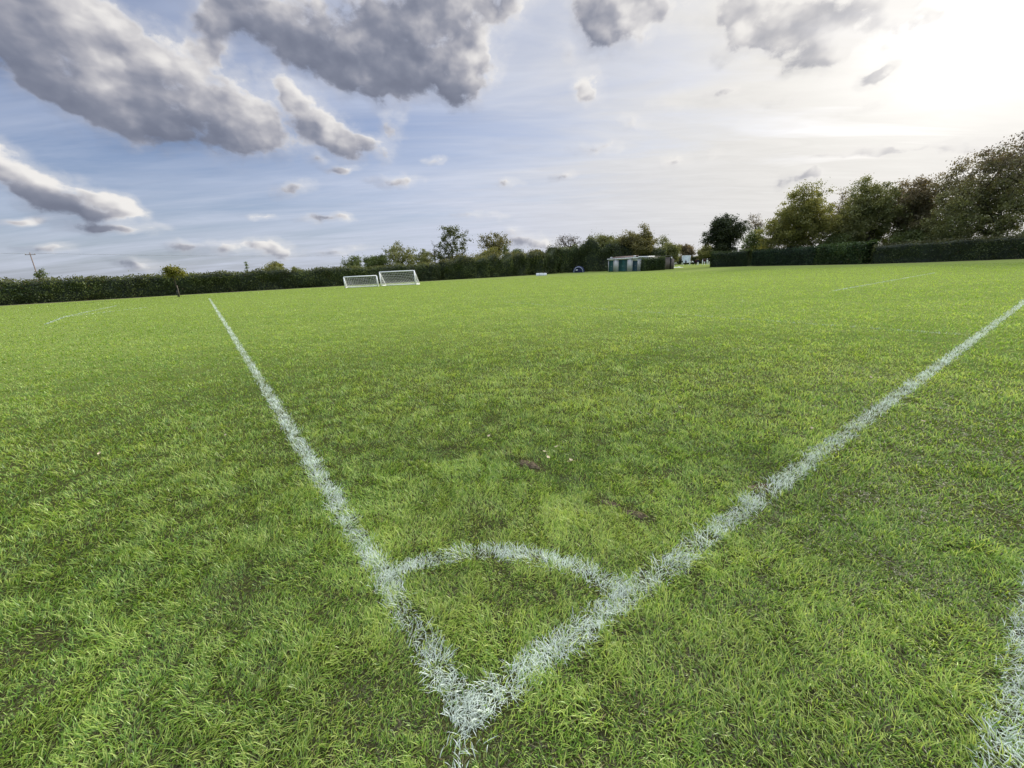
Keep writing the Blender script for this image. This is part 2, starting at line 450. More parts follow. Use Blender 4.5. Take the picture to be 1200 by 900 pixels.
FAR_A, FAR_B, FAR_C = (0.165, 0.210, 0.056), (0.190, 0.234, 0.068), (0.142, 0.187, 0.046)
gm = MB(); gm.quad((-3000, -3000, 0), (3000, -3000, 0), (3000, 3000, 0), (-3000, 3000, 0))
tag(gm.build("ground", ground_mat()), "flat mown playing field soil and turf", kind="structure")

# ------------------------------------------------------------------ pitch geometry (metres, corner of the pitch at PC)
PC = np.array([-0.212, 1.121])
UT = np.array([-0.583, 0.8125])     # along the touchline
VG = np.array([0.8125, 0.583])      # along the goal line
def PT(u, v): return PC + UT * u + VG * v     # u metres up the touchline, v metres along the goal line

# name, label, list of segments in (u, v), width, strength
LINES = [
    ("touchline_marking", "long white painted line running from the corner up the left to the far hedge", [((-0.06, 0), (46.0, 0))], 0.105, 1.0),
    ("goal_line_marking", "white painted line running from the corner to the right edge", [((0, -0.06), (0, 46.0)), ((-0.05, -0.05), (-0.12, -0.13))], 0.115, 1.0),
    ("corner_arc_marking", "white painted quarter circle in the corner of the pitch", "arc", 0.10, 1.0),
    ("neighbour_line_marking", "broad white line of the next pitch at the bottom right", [((-1.22, -3.0), (-1.22, 12.0))], 0.20, 1.0),
    ("penalty_line_marking", "faint worn white line crossing the middle of the grass from the goal line", [((0.1, 10.75), (15.2, 10.95))], 0.07, 0.58),
    ("goal_area_marking", "thin pale line in the grass on the right below the hedge", [((5.55, 21.6), (5.5, 40.5))], 0.11, 0.78),
    ("training_line_marking", "pale kinked line of another pitch on the left grass", [((26.0, -6.3), (31.6, -6.7)), ((31.6, -6.7), (43.6, -6.0)), ((31.6, -6.7), (36.5, -3.6))], 0.12, 0.78),
]

def lines_uv(P):
    q = P - PC
    return q @ UT, q @ VG

def seg_dist(u, v, a, b):
    ax, ay = a; bx, by = b
    dx, dy = bx - ax, by - ay
    L2 = dx * dx + dy * dy
    t = np.clip(((u - ax) * dx + (v - ay) * dy) / L2, 0, 1)
    return np.hypot(u - ax - t * dx, v - ay - t * dy)

def line_field(P, spec):
    u, v = lines_uv(P)
    if spec == "arc":
        r = np.hypot(u, v)
        d = np.abs(r - 0.88)
        d[(u < -0.02) | (v < -0.02)] = 9
        return d
    d = np.full(len(P), 9.0)
    for a, b in spec:
        d = np.minimum(d, seg_dist(u, v, a, b))
    return d

BARE = [(0.11, 3.07, .16, .065, -.8), (-0.04, 3.27, .10, .05, -.8), (0.62, 2.45, .11, .045, -.7), (0.76, 2.31, .12, .05, -.6), (1.68, 2.56, .17, .07, .2)]

# ------------------------------------------------------------------ blades
def blades(P, L, W, phi, lean, droop, col, tipcol, segs):
    """curved tapering grass blades; P (n,2) roots. returns verts, quads, tris, colours"""
    n = len(P)
    tw = phi + np.pi / 2 + rng.normal(0, 0.5, n)
    cx, cy = np.cos(tw) * W * 0.5, np.sin(tw) * W * 0.5
    dx, dy = np.cos(phi), np.sin(phi)
    ts = np.linspace(0, 1, segs + 1)
    nv = 2 * segs + 1
    V = np.empty((n, nv, 3), np.float32); C = np.empty((n, nv, 3), np.float32)
    z0 = -0.004
    for k, t in enumerate(ts):
        off = L * lean * (t ** 1.6)
        zz = L * (t * (1 - 0.35 * lean) - droop * t ** 2.4) + z0
        zz = np.maximum(zz, 0.003 * t)
        bx, by = P[:, 0] + dx * off, P[:, 1] + dy * off
        wd = (1.0, 0.95, 0.72, 0.4)[k] if segs == 3 else (1.0, 0.85, 0.4)[k]
        c = col * (1 - t) + tipcol * t
        if k < segs:
            V[:, 2 * k, 0] = bx - cx * wd; V[:, 2 * k, 1] = by - cy * wd; V[:, 2 * k, 2] = zz
            V[:, 2 * k + 1, 0] = bx + cx * wd; V[:, 2 * k + 1, 1] = by + cy * wd; V[:, 2 * k + 1, 2] = zz
            C[:, 2 * k] = c; C[:, 2 * k + 1] = c
        else:
            V[:, 2 * k, 0] = bx; V[:, 2 * k, 1] = by; V[:, 2 * k, 2] = zz; C[:, 2 * k] = c
    base = (np.arange(n) * nv)[:, None]
    Q = [base + np.array([[2 * k, 2 * k + 1, 2 * k + 3, 2 * k + 2]]) for k in range(segs - 1)]
    T = base + np.array([[2 * segs - 2, 2 * segs - 1, 2 * segs]])
    return V.reshape(-1, 3), np.concatenate(Q), T, C.reshape(-1, 3)

def merge(parts):
    V, Q, T, C = [], [], [], []
    b = 0
    for v, q, t, c in parts:
        V.append(v); Q.append(q + b); T.append(t + b); C.append(c); b += len(v)
    return np.concatenate(V), np.concatenate(Q), np.concatenate(T), np.concatenate(C)

RHO, R0, RMAX = 19000.0, 2.5, 64.0
HALF = R(80)
def sample_roots():
    n1 = int(RHO * HALF * R0 ** 2)
    r1 = R0 * np.sqrt(rng.random(n1))
    # density falls off as r^-2.15 beyond R0
    k = 0.15
    n2 = int(RHO * R0 ** 2.15 * 2 * HALF * (R0 ** -k - RMAX ** -k) / k)
    u = rng.random(n2)
    r2 = (R0 ** -k - u * (R0 ** -k - RMAX ** -k)) ** (-1 / k)
    r = np.concatenate([r1, r2])
    a = rng.uniform(-HALF, HALF, len(r)) + R(2)
    return np.stack([r * np.sin(a), r * np.cos(a)], 1), r

def make_grass(mat, paint_mat):
    P, r = sample_roots()
    x, y = P[:, 0], P[:, 1]
    n_patch = fnoise(x, y, 0.9, 1.0)          # 1 m patches
    n_tuft = fnoise(x, y, 7.0, 2.0, 2)        # tufts
    n_big = fnoise(x, y, 0.12, 3.0)
    n_streak = fnoise(x * 0.5 + y * 0.2, y * 1.2, 0.5, 8.0)
    # painted parts and bare soil are cut out of the green
    keep = np.ones(len(P), bool)
    near = r < 70
    for name, lab, spec, w, s in LINES:
        d = line_field(P, spec)
        inside = d < w * 0.5
        keep &= ~(inside & (rng.random(len(P)) < np.where(r < 5, 0.60, 0.85) * min(1, s + 0.1) * (s > 0.5)))
    for bx, by, ra, rb, an in BARE:
        ca, sa = math.cos(an), math.sin(an)
        e = np.hypot(((x - bx) * ca + (y - by) * sa) / ra, (-(x - bx) * sa + (y - by) * ca) / rb)
        keep &= rng.random(len(P)) < np.clip((e + (n_tuft - .5) * 1.8 - 0.55) * 1.1, 0.22, 1)
    thin = fnoise(x, y, 3.0, 5.0, 3)
    keep &= rng.random(len(P)) < np.clip(1.8 - (thin - 0.52) * 5.0, 0.55, 1)
    P, r, n_patch, n_tuft, n_big, n_streak = (a[keep] for a in (P, r, n_patch, n_tuft, n_big, n_streak))
    x, y = P[:, 0], P[:, 1]
    n = len(P)
    f = np.maximum(1.0, r / R0)
    W = (0.0025 + 0.0016 * rng.random(n)) * f ** 0.88
    L = (0.031 + 0.031 * rng.random(n) ** 1.4) * (0.48 + 1.04 * n_tuft) * (0.72 + 0.56 * n_patch) * (0.70 + 0.60 * fnoise(x, y, 2.3, 31.0, 2)) * np.minimum(1.5, f ** 0.12)
    tall = rng.random(n) < 0.015
    L[tall] *= 1.5
    phi = (fnoise(x, y, 5.0, 6.0, 2) * 4 * np.pi) + rng.normal(0, 1.25, n)
    lean = np.clip(rng.normal(0.62, 0.22, n), 0.1, 1.05)
    droop = np.clip(rng.normal(0.22, 0.16, n), 0, 0.62)
    k = rng.random(n)
    dark = np.array([0.098, 0.212, 0.026]); mid = np.array([0.242, 0.405, 0.056]); lite = np.array([0.450, 0.560, 0.140])
    q = np.clip(0.52 + (k - 0.5) * 1.25 + (n_patch - 0.5) * 0.6 + (n_tuft - 0.5) * 0.5 + (n_big - 0.5) * 0.35 + (n_streak - .5) * 0.45, 0, 1)[:, None]
    col = np.where(q < 0.5, dark + (mid - dark) * q * 2, mid + (lite - mid) * (q - 0.5) * 2)
    straw = rng.random(n) < np.clip(0.025 + (n_patch - 0.5) * 0.10 + (n_streak - .5) * .08, 0.008, 0.10)
    col[straw] = np.array([0.30, 0.26, 0.11]) * rng.uniform(0.6, 1.15, (straw.sum(), 1))
    lean[straw] = rng.uniform(0.8, 1.1, straw.sum()); droop[straw] = rng.uniform(0.45, 0.62, straw.sum())
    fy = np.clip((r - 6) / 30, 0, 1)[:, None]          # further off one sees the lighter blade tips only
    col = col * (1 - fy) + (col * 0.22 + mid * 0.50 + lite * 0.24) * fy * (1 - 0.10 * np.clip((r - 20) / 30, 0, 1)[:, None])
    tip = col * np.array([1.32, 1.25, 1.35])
    parts = []
    for sel, segs in ((r < 3.2, 3), (r >= 3.2, 2)):
        c0 = col[sel] * (np.array([0.52, 0.55, 0.60]) * (1 - fy[sel]) + 0.85 * fy[sel])  # root shade and brighter tips are put into the blade colour
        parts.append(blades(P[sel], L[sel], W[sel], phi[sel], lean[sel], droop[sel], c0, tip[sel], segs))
    # dead, flattened stems lying under the green blades
    k = (r < 7.5) & (rng.random(n) < 0.42)
    PT_ = P[k] + rng.normal(0, 0.012, (k.sum(), 2)); m = k.sum()
    dull = np.array([0.085, 0.080, 0.036]) * rng.uniform(0.35, 1.9, (m, 1))
    parts.append(blades(PT_, rng.uniform(0.02, 0.055, m), W[k] * 0.8, rng.uniform(0, 2 * np.pi, m), rng.uniform(0.9, 1.1, m), rng.uniform(0.5, 0.62, m), dull, dull * 1.2, 2))
    V, Q, T, C = merge(parts)
    me = np_mesh("grass", V, Q, T, C)
    o = link_mesh("grass", me, mat)
    tag(o, "short shaggy mown green grass covering the whole playing field", "grass", kind="stuff")
    # ---- painted lines, each an object of its own: blades coated with white paint
    for name, lab, spec, w, s in LINES:
        pts = []
        segs = spec
        if spec == "arc":
            nn = 60
            an = np.linspace(0, math.pi / 2, nn)
            segs = [((0.88 * math.sin(a), 0.88 * math.cos(a)), (0.88 * math.sin(b), 0.88 * math.cos(b))) for a, b in zip(an[:-1], an[1:])]
        for a, b in segs:
            a = np.array(a); b = np.array(b)
            Ls = np.linalg.norm(b - a)
            m = max(2, int(Ls / 0.25)); tail = 0.35 if Ls < 0.15 and spec != 'arc' else 1.0
            for i in range(m):
                p0 = a + (b - a) * i / m; p1 = a + (b - a) * (i + 1) / m
                mid_ = PC + UT * (p0[0] + p1[0]) / 2 + VG * (p0[1] + p1[1]) / 2
                rr = max(1.0, np.hypot(*mid_) / R0)
                dens = 20500 / rr ** 1.35
                cnt = max(2, int(dens * w * Ls / m * (1.0 if s > 0.9 else s) * tail))
                t = rng.random((cnt, 1))
                uv = p0 + (p1 - p0) * t
                dirn = (b - a) / Ls
                lat = (rng.random(cnt) - 0.5) * w + rng.normal(0, 0.015, cnt)
                uv = uv + np.stack([-dirn[1] * lat, dirn[0] * lat], 1)
                pts.append(PC + uv[:, :1] * UT + uv[:, 1:] * VG)
        P = np.concatenate(pts)
        r = np.hypot(P[:, 0], P[:, 1])
        x, y = P[:, 0], P[:, 1]
        cov = fnoise(x, y, 9.0, 11.0, 3)
        ok = rng.random(len(P)) < np.clip(0.84 - np.maximum(0, cov - 0.52) * 3.2, 0.35, 1)
        for bx, by, ra, rb, an in BARE:
            ok &= ~((np.hypot(x - bx, y - by) < ra * 0.8) & (rng.random(len(P)) < .72))
        P, r = P[ok], r[ok]; x, y = P[:, 0], P[:, 1]
        n = len(P); f = np.maximum(1.0, r / R0)
        W = (0.0023 + 0.0012 * rng.random(n)) * f ** 0.75
        L = (0.034 + 0.034 * rng.random(n)) * (0.62 + 0.76 * fnoise(x, y, 7.0, 2.0, 2)) * np.minimum(1.6, f ** 0.14)
        phi = fnoise(x, y, 5.0, 6.0, 2) * 4 * np.pi + rng.normal(0, 1.3, n)
        lean = np.clip(rng.normal(0.66, 0.22, n), 0.1, 1.05); droop = np.clip(rng.normal(0.26, 0.16, n), 0, 0.62)
        paint = np.clip(rng.normal(0.88, 0.22, n), 0.15, 1)[:, None] * (1 if s > 0.9 else s)
        g = np.array([0.11, 0.2, 0.04]); wcol = np.array([0.74, 0.82, 0.79])
        c0 = g + (wcol - g) * paint * 0.70; c1 = g + (wcol - g) * paint
        parts = [blades(P[sel], L[sel], W[sel], phi[sel], lean[sel], droop[sel], c0[sel], c1[sel], sg) for sel, sg in ((r < 3.2, 3), (r >= 3.2, 2)) if sel.any()]
        V, Q, T, C = merge(parts)
        o = link_mesh(name, np_mesh(name, V, Q, T, C), paint_mat)
        tag(o, lab, kind="structure")

make_grass(leaf_mat("grass_blade", trans=0.45, gloss=0.03, rough=0.38, nscale=1.3, nvar=0.12),
           leaf_mat("painted_grass", trans=0.22, gloss=0.03, rough=0.5, nscale=3.0, nvar=0.12))

# ------------------------------------------------------------------ worn soil showing through the turf
def soil_mat():
    m, nt = new_mat("bare_soil")
    geo = nt.node("ShaderNodeNewGeometry"); pos = geo.outputs["Position"]
    n1 = nt.noise(pos, 60, 6, 0.7)
    c = nt.mix(nt.smooth(n1, 0.35, 0.65), (0.040, 0.033, 0.022), (0.13, 0.105, 0.070))
    p = nt.node("ShaderNodeBsdfDiffuse"); nt.l.new(c, p.inputs[0])
    b = nt.node("ShaderNodeBump"); b.inputs["Strength"].default_value = 0.9; b.inputs["Distance"].default_value = 0.01
    nt.l.new(n1, b.inputs["Height"]); nt.l.new(b.outputs[0], p.inputs["Normal"])
    finish(nt, p.outputs[0]); return m
SOIL = soil_mat()
SOIL_LAB = ["worn scrape of bare soil inside the pitch, in the middle of the chain", "small bare soil scrape at the far end of the worn chain", "bare soil scrape in the pitch corner, second nearest to the goal line", "bare soil scrape in the pitch corner, nearest to the arc end", "bare soil patch where studs have worn through the goal line"]
for k, (bx, by, ra, rb, an) in enumerate(BARE):
    nr, na = 9, 36
    V = [(0, 0, 0.008)]; Q = []; T = []
    for i in range(1, nr + 1):
        for j in range(na):
            t = 2 * math.pi * j / na; q = i / nr
            e = 0.62 + 0.75 * float(fnoise(np.array([math.cos(t) * 1.6 + k * 5]), np.array([math.sin(t) * 1.6]), 1.3, 20.0, 3)[0])
            x = math.cos(t) * ra * q * e * 0.7; y = math.sin(t) * rb * q * e * 0.7
            z = 0.004 + (1 - q ** 3) * (0.003 + 0.014 * float(fnoise(np.array([x + k]), np.array([y]), 45.0, 3.0, 3)[0]))
            V.append((x, y, z))
    for j in range(na): T.append((0, 1 + j, 1 + (j + 1) % na))
    for i in range(nr - 1):
        for j in range(na):
            a = 1 + i * na + j; b = 1 + i * na + (j + 1) % na
            Q.append((a, a + na, b + na, b))
    o = link_mesh("soil_patch", np_mesh("soil_patch", V, Q, T), SOIL, None, (bx, by, 0), an)
    tag(o, SOIL_LAB[k], kind="structure")

# ------------------------------------------------------------------ foliage
LEAF = leaf_mat("leaves", trans=0.30, gloss=0.03, rough=0.45, nscale=0.35, nvar=0.28)
def bark_mat():
    m, nt = new_mat("bark")
    tc = nt.node("ShaderNodeTexCoord")
    mp = nt.node("ShaderNodeMapping"); mp.inputs["Scale"].default_value = (6, 6, 1.2)
    nt.l.new(tc.outputs["Object"], mp.inputs[0])
    n1 = nt.noise(mp.outputs[0], 3, 5, 0.65)
    c = nt.mix(nt.smooth(n1, 0.35, 0.65), (0.035, 0.028, 0.022), (0.11, 0.095, 0.078))
    p = nt.node("ShaderNodeBsdfDiffuse"); nt.l.new(c, p.inputs[0])
    b = nt.node("ShaderNodeBump"); b.inputs["Strength"].default_value = 0.7; b.inputs["Distance"].default_value = 0.04
    nt.l.new(n1, b.inputs["Height"]); nt.l.new(b.outputs[0], p.inputs["Normal"])
    finish(nt, p.outputs[0]); return m
BARK = bark_mat()

def rand_dirs(r, n):
    v = r.normal(size=(n, 3)); return v / np.linalg.norm(v, axis=1, keepdims=True)

def leaf_quads(r, P, size, col, flat=0.0):
    """diamond leaves of random attitude at P"""
    n = len(P)
    a = rand_dirs(r, n); b = rand_dirs(r, n)
    a[:, 2] *= (1 - flat)
    a /= np.linalg.norm(a, axis=1, keepdims=True)
    b -= a * (a * b).sum(1, keepdims=True); b /= np.linalg.norm(b, axis=1, keepdims=True)
    s = (size * r.uniform(0.6, 1.35, n))[:, None]
    u = a * s * 0.5; v = b * s * 0.34
    V = np.stack([P - u, P + v - u * 0.1, P + u, P - v - u * 0.1], 1)
    C = np.repeat(col[:, None, :], 4, 1)
    Q = np.arange(n * 4).reshape(n, 4)
    return V.reshape(-1, 3), Q, C.reshape(-1, 3)

def tubes_np(segs, n=5):
    """segs: list of (p0, p1, r0, r1) -> arrays"""
    p0 = np.array([s[0] for s in segs], float); p1 = np.array([s[1] for s in segs], float)
    r0 = np.array([s[2] for s in segs])[:, None, None]; r1 = np.array([s[3] for s in segs])[:, None, None]
    d = p1 - p0; d /= np.maximum(1e-6, np.linalg.norm(d, axis=1, keepdims=True))
    h = np.where(np.abs(d[:, 2:3]) < 0.9, np.array([[0, 0, 1.0]]), np.array([[1.0, 0, 0]]))
    a = np.cross(d, h); a /= np.linalg.norm(a, axis=1, keepdims=True); b = np.cross(d, a)
    an = np.arange(n) * 2 * np.pi / n
    ring = a[:, None, :] * np.cos(an)[None, :, None] + b[:, None, :] * np.sin(an)[None, :, None]
    V = np.concatenate([p0[:, None] + ring * r0, p1[:, None] + ring * r1], 1)
    k = np.arange(n); k2 = (k + 1) % n
    q = np.stack([k, k2, n + k2, n + k], 1)
    Q = (np.arange(len(segs)) * 2 * n)[:, None, None] + q[None]
    return V.reshape(-1, 3), Q.reshape(-1, 4)

DARK = ((0.062, 0.088, 0.028), (0.155, 0.190, 0.060))
MIDG = ((0.104, 0.120, 0.046), (0.240, 0.242, 0.096))
OLIVE = ((0.122, 0.132, 0.040), (0.290, 0.276, 0.086))
RUST = ((0.115, 0.094, 0.058), (0.235, 0.180, 0.112))
AUTUMN = ((0.088, 0.092, 0.034), (0.220, 0.192, 0.072))
PALE = ((0.10, 0.075, 0.06), (0.19, 0.15, 0.12))

def tree(name, label, cat, X, Y, zt, zb, w, pal, n_cl=180, per=101, leaf=0.21, clr=0.50, lobes=8, trunk=0.22,
         seed=1, shape="round", twigs=0, top_pal=None, group=None, spread=0.92, fork=0.35):
    r = np.random.default_rng(seed)
    root = empty(name, (X, Y, 0)); tag(root, label, cat, group)
    H = zt - zb; cz = (zt + zb) / 2
    # crown = union of uneven lobes filling an ellipsoid (lobes kept in unit space, then scaled)
    L = []
    for k in range(lobes):
        d = rand_dirs(r, 1)[0]
        rad = r.uniform(0.36, 0.56)
        L.append((d * (1 - rad) * r.uniform(0.85, 1.08), rad))
    L.append((np.zeros(3), 0.62))
    unit = True
    if shape == "cone":
        unit = False
        L = [(np.array([r.normal(0, .1) * w * (1 - t), r.normal(0, .1) * w * (1 - t), zb + H * t]), max(0.12, (1 - t) * w * 0.5)) for t in np.linspace(0.05, 0.93, 9)]
    if shape == "tall":
        unit = False
        L = [(np.array([r.normal(0, .14) * w, r.normal(0, .14) * w, zb + H * t]), w * 0.5 * (0.55 + 0.5 * math.sin(math.pi * (0.15 + 0.75 * t))) * 0.75) for t in np.linspace(0.1, 0.9, 8)]
    if shape == "spire":
        L = [(c * np.array([1, 1, .84]) + np.array([0, 0, -.13]), q * 0.85) for c, q in L]
        L += [(np.array([.30, 0, .84]), .12), (np.array([.28, 0, .62]), .2), (np.array([-.25, 0, .5]), .18)]
    vol = np.array([q ** 2.4 for c, q in L]); vol /= vol.sum()
    idx = r.choice(len(L), n_cl, p=vol)
    cl = np.array([L[i][0] for i in idx]) + rand_dirs(r, n_cl) * (np.array([L[i][1] for i in idx]) * r.random(n_cl) ** 0.42 * spread)[:, None]
    if unit: cl = cl * np.array([w * 0.57, w * 0.57, H * 0.51]) + np.array([0, 0, cz])
    cl[:, 2] = np.clip(cl[:, 2], zb * 0.9, zt)
    # skeleton: every cluster joins the nearest limb nearer to the trunk
    zf = zb * 0.8 + H * fork
    bend = r.normal(0, 0.05 * w, 2)
    nodes = [np.array([0, 0, 0.0])]; par = [-1]
    nt_ = 7
    for k in range(1, nt_ + 1):
        t = k / nt_
        nodes.append(np.array([bend[0] * t * t + r.normal(0, .02) * w, bend[1] * t * t + r.normal(0, .02) * w, (zb + H * 0.72) * t])); par.append(k - 1)
    start = np.array([bend[0], bend[1], zf])
    order = np.argsort(np.linalg.norm(cl - start, axis=1))
    cnode = []
    for i in order:
        c = cl[i]
        A = np.array(nodes)
        dd = np.linalg.norm(A - c, axis=1) + np.where(A[:, 2] > c[2], (A[:, 2] - c[2]) * 1.3, 0) + np.where(A[:, 2] < zb * 0.55, 50, 0)
        j = int(np.argmin(dd)); p = nodes[j]
        dist = np.linalg.norm(c - p)
        if dist > 0.9:
            mid = p * 0.5 + c * 0.5 + r.normal(0, 0.10, 3) * dist + np.array([0, 0, 0.06 * dist])
            nodes.append(mid); par.append(j); j = len(nodes) - 1
        nodes.append(c); par.append(j); cnode.append(len(nodes) - 1)
    wgt = np.zeros(len(nodes)); wgt[cnode] = 1
    for k in range(len(nodes) - 1, 0, -1): wgt[par[k]] += wgt[k]
    tot = max(1, wgt[0])
    rad = np.maximum(0.014, trunk * (np.maximum(wgt, .6) / tot) ** 0.48)
    segs = []
    for k in range(1, len(nodes)):
        r0 = rad[par[k]] if par[k] <= nt_ and k <= nt_ else min(rad[par[k]], rad[k] * 1.3)
        if par[k] == 0: r0 = trunk * 1.25
        segs.append((nodes[par[k]], nodes[k], r0, rad[k]))
    for i in range(twigs):
        c = cl[r.integers(n_cl)]
        d = rand_dirs(r, 1)[0]; d[2] = abs(d[2]) * 0.8 + 0.1
        ln = r.uniform(0.5, 1.3) * clr * 1.5
        m_ = c + d * ln * 0.5 + r.normal(0, .08, 3) * ln
        e = c + d * ln + r.normal(0, .12, 3) * ln
        segs.append((c, m_, 0.018, 0.014)); segs.append((m_, e, 0.014, 0.007))
        e2 = m_ + rand_dirs(r, 1)[0] * ln * 0.5; segs.append((m_, e2, 0.012, 0.006))
    V, Q = tubes_np(segs)
    link_mesh("trunk", np_mesh("trunk", V, Q, smooth=True), BARK, root)
    # leaves
    cnt = r.poisson(per, n_cl)
    P = np.repeat(cl, cnt, 0)
    g = r.normal(0, 1, (len(P), 3)) * (clr * np.repeat(r.uniform(0.55, 1.25, n_cl), cnt))[:, None] * np.array([1, 1, 0.72])
    P = P + g
    P[:, 2] = np.maximum(P[:, 2], 0.15)
    tone = np.repeat(r.random(n_cl), cnt) * 0.65 + r.random(len(P)) * 0.35
    a, b = np.array(pal[0]), np.array(pal[1])
    col = a + (b - a) * tone[:, None]
    if top_pal is not None:
        a2, b2 = np.array(top_pal[0]), np.array(top_pal[1])
        h = np.clip((P[:, 2] - zb) / H * 2.2 - 0.9 + r.normal(0, .2, len(P)), 0, 1)[:, None]
        col = col * (1 - h) + (a2 + (b2 - a2) * tone[:, None]) * h
    V, Q, C = leaf_quads(r, P, leaf, col)
    link_mesh("crown", np_mesh("crown", V, Q, None, C), LEAF, root)
    return root

def hedge(name, label, pts, hts, thick, pal, leaf=0.16, dens=60, seed=1, bump=0.25, lump=0.0, cat="hedge", sprigs=0.0, light_top=None):
    """clipped hedge along a polyline: dark twiggy core and a shell of leaves; one mesh"""
    r = np.random.default_rng(seed)
    pts = np.array(pts, float); hts = np.array(hts, float)
    seg = np.linalg.norm(np.diff(pts, axis=0), axis=1); s = np.concatenate([[0], np.cumsum(seg)]); Ltot = s[-1]
    o0 = pts[0]
    def at_s(q): return np.stack([np.interp(q, s, pts[:, 0]), np.interp(q, s, pts[:, 1])], 1)
    def nrm(q):
        e = at_s(np.minimum(q + 0.3, Ltot)) - at_s(np.maximum(q - 0.3, 0)); e /= np.linalg.norm(e, axis=1, keepdims=True)
        return np.stack([e[:, 1], -e[:, 0]], 1)
    def height(q): return np.interp(q, s, hts) * (1 + (fnoise(q, q * 0 + seed, 0.45, seed, 3) - 0.5) * lump)
    def shell(q, w):
        """w 0..1 round the profile: front base, front, top, back"""
        h = height(q); n = nrm(q); p = at_s(q)
        bul = (fnoise(q, w * 6, 0.9, seed + 2, 3) - 0.5) * 2 * bump
        prof_y = np.interp(w, [0, .05, .36, .42, .58, .64, 1], [-.42, -.5, -.5, -.40, .40, .5, .5]) * thick
        prof_z = np.interp(w, [0, .05, .36, .42, .58, .64, 1], [0.02, .12, .90, 1, 1, .9, .02])
        side = np.sign(prof_y)
        yy = prof_y + side * bul * (0.9)
        zz = prof_z * h + np.where((w > .36) & (w < .64), bul * 0.6, 0)
        return np.stack([p[:, 0] + n[:, 0] * yy, p[:, 1] + n[:, 1] * yy, np.maximum(zz, 0.02)], 1), n
    # core
    nu = max(4, int(Ltot / 0.5)); nw = 22
    uu = np.linspace(0, Ltot, nu); wv = np.linspace(0, 1, nw)
    U, Wv = np.meshgrid(uu, wv, indexing="ij")
    V, n = shell(U.ravel(), Wv.ravel())
    cen, _ = shell(U.ravel(), np.full(U.size, .5)); cen = np.stack([np.repeat(at_s(uu)[:, 0], nw), np.repeat(at_s(uu)[:, 1], nw)], 1)
    V[:, :2] = cen + (V[:, :2] - cen) * 0.84; V[:, 2] = np.maximum(0, V[:, 2] * 0.93 - 0.02)
    i = np.arange(nu - 1)[:, None] * nw + np.arange(nw - 1)[None]
    i = i.ravel()
    Q = np.stack([i, i + nw, i + nw + 1, i + 1], 1)
    caps = []
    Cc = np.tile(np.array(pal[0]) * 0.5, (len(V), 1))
    ends = [list(range(nw)), list(range((nu - 1) * nw, nu * nw))]
    T = []
    for e in ends:
        for k in range(1, nw - 1): T.append((e[0], e[k], e[k + 1]))
    # leaves
    area = Ltot * (hts.mean() * 2 + thick) + 2 * thick * hts.mean()
    nl = int(area * dens)
    q = r.uniform(0, Ltot, nl); w = r.uniform(0, 1, nl)
    ne = int(2 * thick * hts.mean() * dens)
    P, n = shell(q, w)
    c2 = at_s(q)
    inset = r.uniform(0.90, 1.03, nl)[:, None]
    P[:, :2] = c2 + (P[:, :2] - c2) * inset; P[:, 2] *= r.uniform(0.88, 1.01, nl)
    P += r.normal(0, 0.06, P.shape); P[:, 2] += np.where((w > .36) & (w < .64), np.abs(r.normal(0, 0.07, nl)), 0)
    if sprigs:
        k = (w > .38) & (w < .62) & (r.random(nl) < .12)
        P[k, 2] += r.exponential(sprigs, k.sum()) * np.clip(fnoise(q[k], q[k] * 0, 1.2, seed + 9, 2) * 3 - 1.1, 0, 1.5)
    # end faces
    qe = np.where(r.random(ne) < 0.5, 0.0, Ltot); we = r.uniform(0, 1, ne)
    E_, _ = shell(qe, we); ce = at_s(qe); E_[:, :2] = ce + (E_[:, :2] - ce) * r.random((ne, 1)); E_ += r.normal(0, 0.09, E_.shape)
    P = np.concatenate([P, E_]); q = np.concatenate([q, qe]); w = np.concatenate([w, we])
    P[:, 2] = np.maximum(P[:, 2], 0.04)
    tone = np.clip(fnoise(q, P[:, 2], 0.8, seed + 4, 3) * 1.6 - 0.4 + r.normal(0, .22, len(P)), 0, 1)
    a, b = np.array(pal[0]), np.array(pal[1])
    col = a + (b - a) * tone[:, None]
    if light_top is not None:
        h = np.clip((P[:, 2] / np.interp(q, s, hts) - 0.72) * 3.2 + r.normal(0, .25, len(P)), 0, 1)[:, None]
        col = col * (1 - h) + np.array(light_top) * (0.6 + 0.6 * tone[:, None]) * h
    dead = r.random(len(P)) < 0.025
    col[dead] = (0.10, 0.075, 0.04)
    V2, Q2, C2 = leaf_quads(r, P, leaf, col)
    V = np.concatenate([V, V2]); C = np.concatenate([Cc, C2]); Q = np.concatenate([Q, Q2 + len(Cc)])
    V[:, 0] -= o0[0]; V[:, 1] -= o0[1]
    o = link_mesh(name, np_mesh(name, V, Q, np.array(T), C), LEAF, None, (o0[0], o0[1], 0))
    tag(o, label, cat)
    return o

